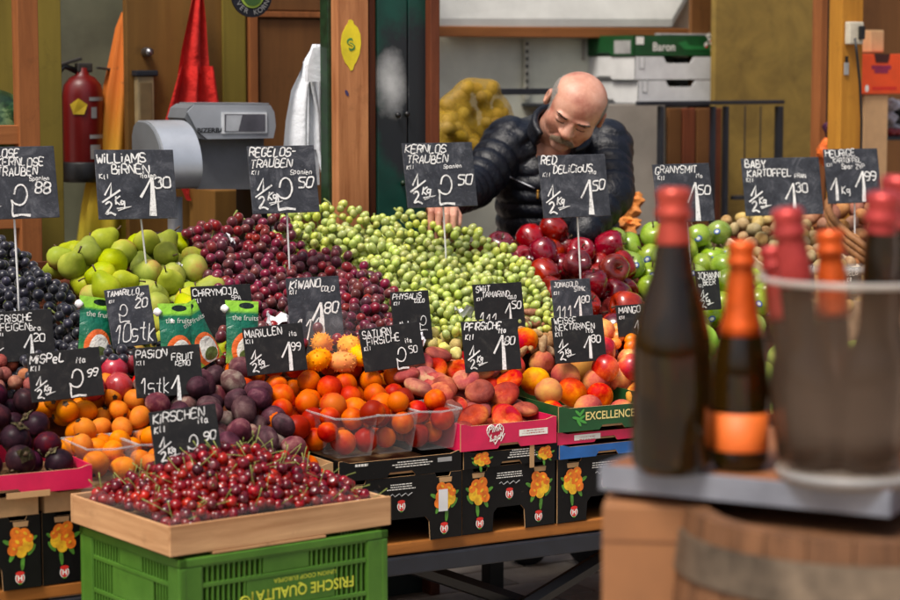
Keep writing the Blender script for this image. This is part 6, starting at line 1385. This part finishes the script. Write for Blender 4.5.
# orange paper sacks beside the man
crm = plain('orange_sack', (196, 120, 50), .7, var=.25, nscale=12)
def lumpy(name, label, cat, px, py, v, r, m, seed, k=.16):
    r_ = random.Random(seed); bm = bmesh.new(); bmesh.ops.create_icosphere(bm, subdivisions=3, radius=1)
    for vv in bm.verts:
        d = vv.co.normalized(); s = 1 + k * math.sin(5 * d.x + seed) * math.cos(4 * d.z + seed) + k * .7 * math.sin(9 * d.y + 7 * d.z) + r_.uniform(-.04, .04); vv.co = Vector((d.x * r[0] * s, d.y * r[1] * s, d.z * r[2] * s))
    me = bpy.data.meshes.new(name); bm.to_mesh(me); bm.free(); me.materials.append(m); o = ob(name, me, None, W(*onv(px, py, v)), (0, 0, PSI)); return tag(o, label, cat)
lumpy('paper_sack', 'crumpled orange paper sack beside the man', 'sack', 626, 205, 1.55, (.05, .06, .05), crm, 1, .25)
lumpy('paper_sack', 'crumpled orange sack behind the first green apples', 'sack', 622, 228, 1.40, (.06, .05, .035), crm, 4, .25)
lumpy('purple_bag', 'small dark purple bag hanging beside the yellow post', 'bag', 832, 130, 1.50, (.025, .03, .035), plain('purple_film', (64, 24, 56), .4), 2, .2)
lumpy('orange_net', 'orange net bag beside the yellow post', 'bag', 829, 153, 1.45, (.04, .04, .045), plain('orange_netting', (196, 92, 26), .6, var=.3, nscale=40), 3, .15)
lumpy('orange_net', 'orange net bag tucked behind the yellow post', 'bag', 843, 160, 1.36, (.035, .03, .03), MATS['orange_netting'], 6, .15)
lumpy('red_onion', 'dark red onion behind the baby potatoes', 'onion', 729, 232, 1.02, (.04, .035, .03), plain('onion_red', (110, 20, 30), .35), 5, .03)
# socket, cable and tag on the yellow post
so = thing('power_socket', 'white power socket with black plug on the yellow post', 'socket', W(*onv(851.5, 33, 1.278)), PSI)
MB().cbox((-.030, -.028, -.038), (.030, 0, .038), .004).build('housing', [plain('socket_cream', (196, 188, 168), .5)], so)
MB().cbox((.004, -.045, -.022), (.024, -.0285, .024), .005).build('plug', [black_plastic], so)
cb_ = [loc2(855, 38, 1.23, so), loc2(857, 55, 1.225, so), loc2(860, 85, 1.23, so), loc2(861.5, 120, 1.235, so), loc2(861, 150, 1.235, so), loc2(861, 200, 1.24, so)]
MB().tube(cb_, .0045, 8).build('cable', [black_plastic], so, smooth=True)
ht = thing('price_tag', 'small grey tag hanging on the yellow post', 'tag', W(*onv(846, 66, 1.2775)), PSI)
MB().cbox((-.010, -.004, -.030), (.010, -.001, .012), .002).build('card', [ink_grey], ht); MB().cbox((-.006, -.005, .013), (.006, -.001, .034), .002).build('clip', [black_plastic], ht)
# orange box and carton at the right edge
obx = thing('orange_box', 'bright orange cardboard box on a brown carton', 'box', W(*onv(858, 94, 1.75)), PSI)
a = onv(858, 94, 1.75); b = onv(906, 54, 1.75)
MB().cbox((0, 0, 0), (b[0] - a[0], .16, b[2] - a[2]), .003).build('body', [plain('orange_box_card', (226, 76, 22), .5, var=.06)], obx)
ww, hh = b[0] - a[0], b[2] - a[2]
MB().prism([(ww * .32, hh), (ww * .36, hh * .78), (ww * .62, hh * .78), (ww * .66, hh)], -.001, -.0001).build('handle_hole', [plain('box_hole', (60, 16, 8), .8)], obx)
for k in range(2): dashes(obx, ww * .48, hh * (.62 - .1 * k), .10, 1, .014, seed=k, m=plain('box_purple', (130, 30, 80), .5) if k == 0 else MATS['box_purple'])
dashes(obx, ww * .55, hh * .10, .16, 1, .012, seed=7, m=ink_red); mb = MB(); flat(mb, disc((ww * .18, hh * .14), .011, 14, .8, 1.2), -.0014, 0); mb.build('logo_mark', [ink_white], obx)
slab('brown_carton', 862, 95, 886, 330, 1.76, .14, plain('carton_tan', (196, 156, 112), .75, var=.06), 'tall tan carton under the orange box', 'carton', 0)
slab('brown_carton', 871, 30, 884, 52, 1.80, .06, MATS['carton_tan'], 'small tan card standing above the orange box', 'carton')
for k, (px, py) in enumerate(((893, 105), (900, 112), (890, 118), (898, 122), (894, 128))):
    lumpy('dark_net', 'dark patterned net of produce beside the tan carton', 'bag', px, py, 1.9, (.03, .03, .025), black_plastic if k % 2 else plain('pale_wrap', (150, 150, 160), .6) if 'pale_wrap' not in MATS else MATS['pale_wrap'], 10 + k)['group'] = 'dark nets'
for k, px in enumerate((891, 897, 903)): lumpy('red_onion', 'small red fruit below the dark nets', 'fruit', px, 132, 1.88, (.022, .02, .016), MATS['onion_red'], 20 + k, .02)['group'] = 'red fruit at edge'
slab('shelf', 886, 136, 930, 140, 1.86, .2, dark_metal, 'dark shelf under the small red fruit', 'shelf')

# ================================================================ FOREGROUND: barrel table with bottles
D0 = 3.05; TZ = aty(672, 472, D0).z
bc = aty(868, 520, 3.02); BR = .285
brl = thing('barrel', 'old wooden barrel with iron hoops used as a table', 'barrel', Vector((bc.x, bc.y + .02, 0)))
wst = wood('barrel_oak', (66, 44, 28), (128, 88, 58), 2, 8); hoop = plain('rusty_hoop', (110, 96, 80), .55, .6, var=.25, nscale=18)
HB = TZ - .045; ns = 26; stave = MB(); prof = []
def br(z): t = (z / HB - .5) * 2; return BR * (1 - .13 * t * t)
zs_ = [HB * k / 10 for k in range(11)]; vs = []; da = 2 * math.pi / ns * .485
for z in zs_:
    r = br(z)
    for a, rr in ((-da, r), (0, r * 1.006), (da, r), (da, r - .03), (-da, r - .03)): vs.append((rr * math.cos(a), rr * math.sin(a), z))
fs = []
for k in range(10):
    for j in range(5): fs.append((k * 5 + j, k * 5 + (j + 1) % 5, (k + 1) * 5 + (j + 1) % 5, (k + 1) * 5 + j))
fs += [(4, 3, 2, 1, 0), (50, 51, 52, 53, 54)]; stave.add(vs, fs); smesh = stave.mesh('stave', [wst])
for k in range(ns): ob('stave', smesh, brl, (0, 0, 0), (0, 0, 2 * math.pi * k / ns))
for z0, hgt in ((HB - .085, .055), (HB - .22, .045), (.22, .045), (.04, .055)):
    MB().lathe([(br(z0) + .002, z0), (br(z0) + .006, z0), (br(z0 + hgt) + .006, z0 + hgt), (br(z0 + hgt) + .002, z0 + hgt)], 52).build('hoop', [hoop], brl, smooth=False, auto=40)
MB().lathe([(0, HB - .03), (br(HB) - .03, HB - .03), (br(HB) - .03, HB - .02), (0, HB - .02)], 40).build('head', [wst], brl)
# square table top whose near edge runs down to the right
cA = aty(599, 484, 3.10); cA.z = TZ - .004
e0 = aty(890, 513, 2.90); ex_ = Vector((e0.x - cA.x, e0.y - cA.y, 0)); L_ = ex_.length; yaw = math.atan2(ex_.y, ex_.x)
tt = thing('table_top', 'square wooden table top with grey metal edge on the barrel', 'table top', Vector((cA.x, cA.y, TZ - .034)), yaw)
MB().cbox((0.004, 0.004, .004), (L_ - .004, L_ + .02, .034), .003).build('board', [wood('table_top_wood', (112, 66, 38), (160, 104, 66), 0, 6)], tt)
alu = plain('edge_grey', (142, 146, 156), .45, .4, var=.08)
for a, b in (((0, 0, 0), (L_, .0035, .0355)), ((0, .004, 0), (.0035, L_ + .02, .0355)), ((L_ - .0035, .004, 0), (L_, L_ + .02, .0355))): MB().cbox(a, b, .001).build('edge_strip', [alu], tt)
glass_d = NB('dark_green_glass'); glass_d.set(Base_Color=(64, 44, 10), Roughness=.03, Specular_IOR_Level=.16); glass_d.b.inputs['Transmission Weight'].default_value = .85; glass_d = glass_d.m
foil_r = plain('salmon_foil', (184, 72, 56), .36, .45, var=.1, nscale=40); foil_o = plain('orange_foil', (216, 90, 28), .36, .4, var=.1, nscale=40); foil_p = plain('pink_red_foil', (182, 64, 60), .36, .45, var=.1, nscale=40)
lab_d = plain('dark_label', (16, 15, 12), .7, Specular_IOR_Level=.15); lab_o = plain('orange_label', (226, 108, 40), .55)
def bottle(label, p, H, r, foil, fz, lab=None, labz=(.1, .4), tiltd=(0, 0), low=1.0, group=None):
    t = thing('sparkling_wine_bottle', label, 'bottle', p, 0, group); t.rotation_euler = (R(tiltd[0]), R(tiltd[1]), 0); s = H / .30
    rn = .0150 * s; pr = [(0, .006 * s), (r * .8, 0), (r, .012 * s), (r, .125 * s * low), (r * .97, .145 * s * low), (r * .80, .178 * s * low), (r * .56, .212 * s * low), (rn * 1.25, .245 * s), (rn, .272 * s), (rn, .290 * s), (0, .290 * s)]
    MB().lathe(pr, 32).build('glass', [glass_d], t, smooth=True)
    def rad(z):
        for (a, z0), (b, z1) in zip(pr[1:], pr[2:]):
            if z0 * .999 <= z <= z1: return a + (b - a) * (z - z0) / max(1e-6, z1 - z0)
        return rn
    zz_ = [fz * s + (.272 - fz) * s * k / 6 for k in range(7)]
    fp = [(rad(z) + .0012, z) for z in zz_] + [(rn * 1.32, .274 * s), (rn * 1.36, .280 * s), (rn * 1.15, .284 * s), (rn * 1.18, .292 * s), (rn * 1.30, .297 * s), (rn * 1.22, .303 * s), (rn * .9, .306 * s), (0, .307 * s)]
    MB().lathe(fp, 28).build('foil', [foil], t, smooth=True)
    if lab: MB().lathe([(r + .0006, labz[0] * .3 * s), (r + .0010, labz[0] * .3 * s + .001), (r + .0010, labz[1] * .3 * s)], 32).build('label', [lab], t, smooth=True)
    return t
def at_table(px, py, y): q = aty(px, py, y); return Vector((q.x, q.y, TZ + .0015))
bottle('tall dark sparkling wine bottle with salmon foil standing alone', at_table(671, 470, 3.05), .385, .0555, foil_r, .245)
bottle('shorter dark bottle with orange foil neck and orange label', at_table(739, 466, 3.07), .312, .0395, foil_o, .180, lab_o, (.09, .26))
# clear ice bucket with bottles
bz = aty(850, 492, 3.0); BK_ = Vector((bz.x, bz.y, TZ + .002)); br0, br1, bh = .100, .126, aty(850, 290, 2.90).z - TZ
bkm = NB('frosted_acrylic'); tr = bkm.n('ShaderNodeBsdfTransparent'); tr.inputs[0].default_value = lin((248, 243, 238)); mx = bkm.n('ShaderNodeMixShader'); bkm.set(Base_Color=(176, 152, 134), Roughness=.06, Specular_IOR_Level=.5)
bkm.l(bkm.val(bkm.val(bkm.noise(bkm.coord(), 5, 3), 'MULTIPLY', .12), 'ADD', .04), mx.inputs[0]); bkm.l(tr.outputs[0], mx.inputs[1]); bkm.l(bkm.b.outputs[0], mx.inputs[2]); bkm.l(mx.outputs[0], bkm.t.nodes['Material Output'].inputs[0]); bkm = bkm.m
bu = thing('ice_bucket', 'clear acrylic ice bucket full of sparkling wine bottles', 'ice bucket', BK_)
MB().lathe([(br0, .004), (br0 + (br1 - br0) * .3, bh * .3), (br1, bh), (br1 + .006, bh + .002), (br1 + .006, bh + .008), (br1 - .004, bh + .006), (br1 - .005, bh), (br0 + (br1 - br0) * .3 - .004, bh * .3), (br0 - .004, .012)], 48).build('wall', [bkm], bu, smooth=True)
MB().tube([(br1 * math.cos(a), br1 * math.sin(a), bh + .004) for a in [2 * math.pi * k / 48 for k in range(49)]], .0045, 8).build('rim', [clearmat('bucket_rim', (240, 232, 222), .5)], bu, smooth=True)
MB().lathe([(0, .0), (br0, .0), (br0 + .002, .014), (br0 - .006, .016), (0, .016)], 40).build('foot', [clearmat('bucket_foot', (240, 228, 206), .35)], bu, smooth=True)
for k, (px, py, top_, foil, lab_) in enumerate(((783, 470, 210, foil_p, 'bottle with pink red foil in the bucket before the potato sign'), (826, 465, 234, foil_o, 'bottle with orange foil in the bucket before the potato basket'), (878, 480, 196, foil_p, 'bottle with pink red foil and bare dark neck in the bucket'), (768, 470, 246, foil_p, 'pink foiled bottle leaning at the rim of the bucket'), (893, 470, 180, foil_p, 'tallest pink foiled bottle at the bucket edge'))):
    y = (2.97, 3.04, 2.93, 3.06, 3.03)[k]; q = aty(px, py, y); tz = aty(px, top_, y).z
    dx = (q.x - bu.location.x); base = Vector((bu.location.x + dx * .50, bu.location.y + (q.y - bu.location.y) * .6, TZ + .02)); Hh = tz - base.z
    t = bottle(lab_, base, Hh, .040, foil, (.215, .19, .262, .20, .25)[k], low=.72); top_p = Vector((q.x, q.y, tz)); d = (top_p - base).normalized(); t.rotation_euler = d.to_track_quat('Z', 'Y').to_euler()
# tan carton leaning by the barrel
cc = aty(642, 506, 3.05); ck = thing('tan_carton', 'tall tan cardboard carton standing beside the barrel', 'carton', Vector((cc.x - .055, cc.y, 0)), R(-8))
MB().cbox((0, 0, 0), (.125, .10, cc.z), .003).build('body', [plain('tan_cardboard', (146, 98, 60), .75, var=.05)], ck)
mb = MB(); mb.box((.0, -.0012, cc.z - .05), (.125, -.0002, cc.z - .047)); mb.build('flap_seam', [plain('seam_brown', (120, 78, 48), .8)], ck)
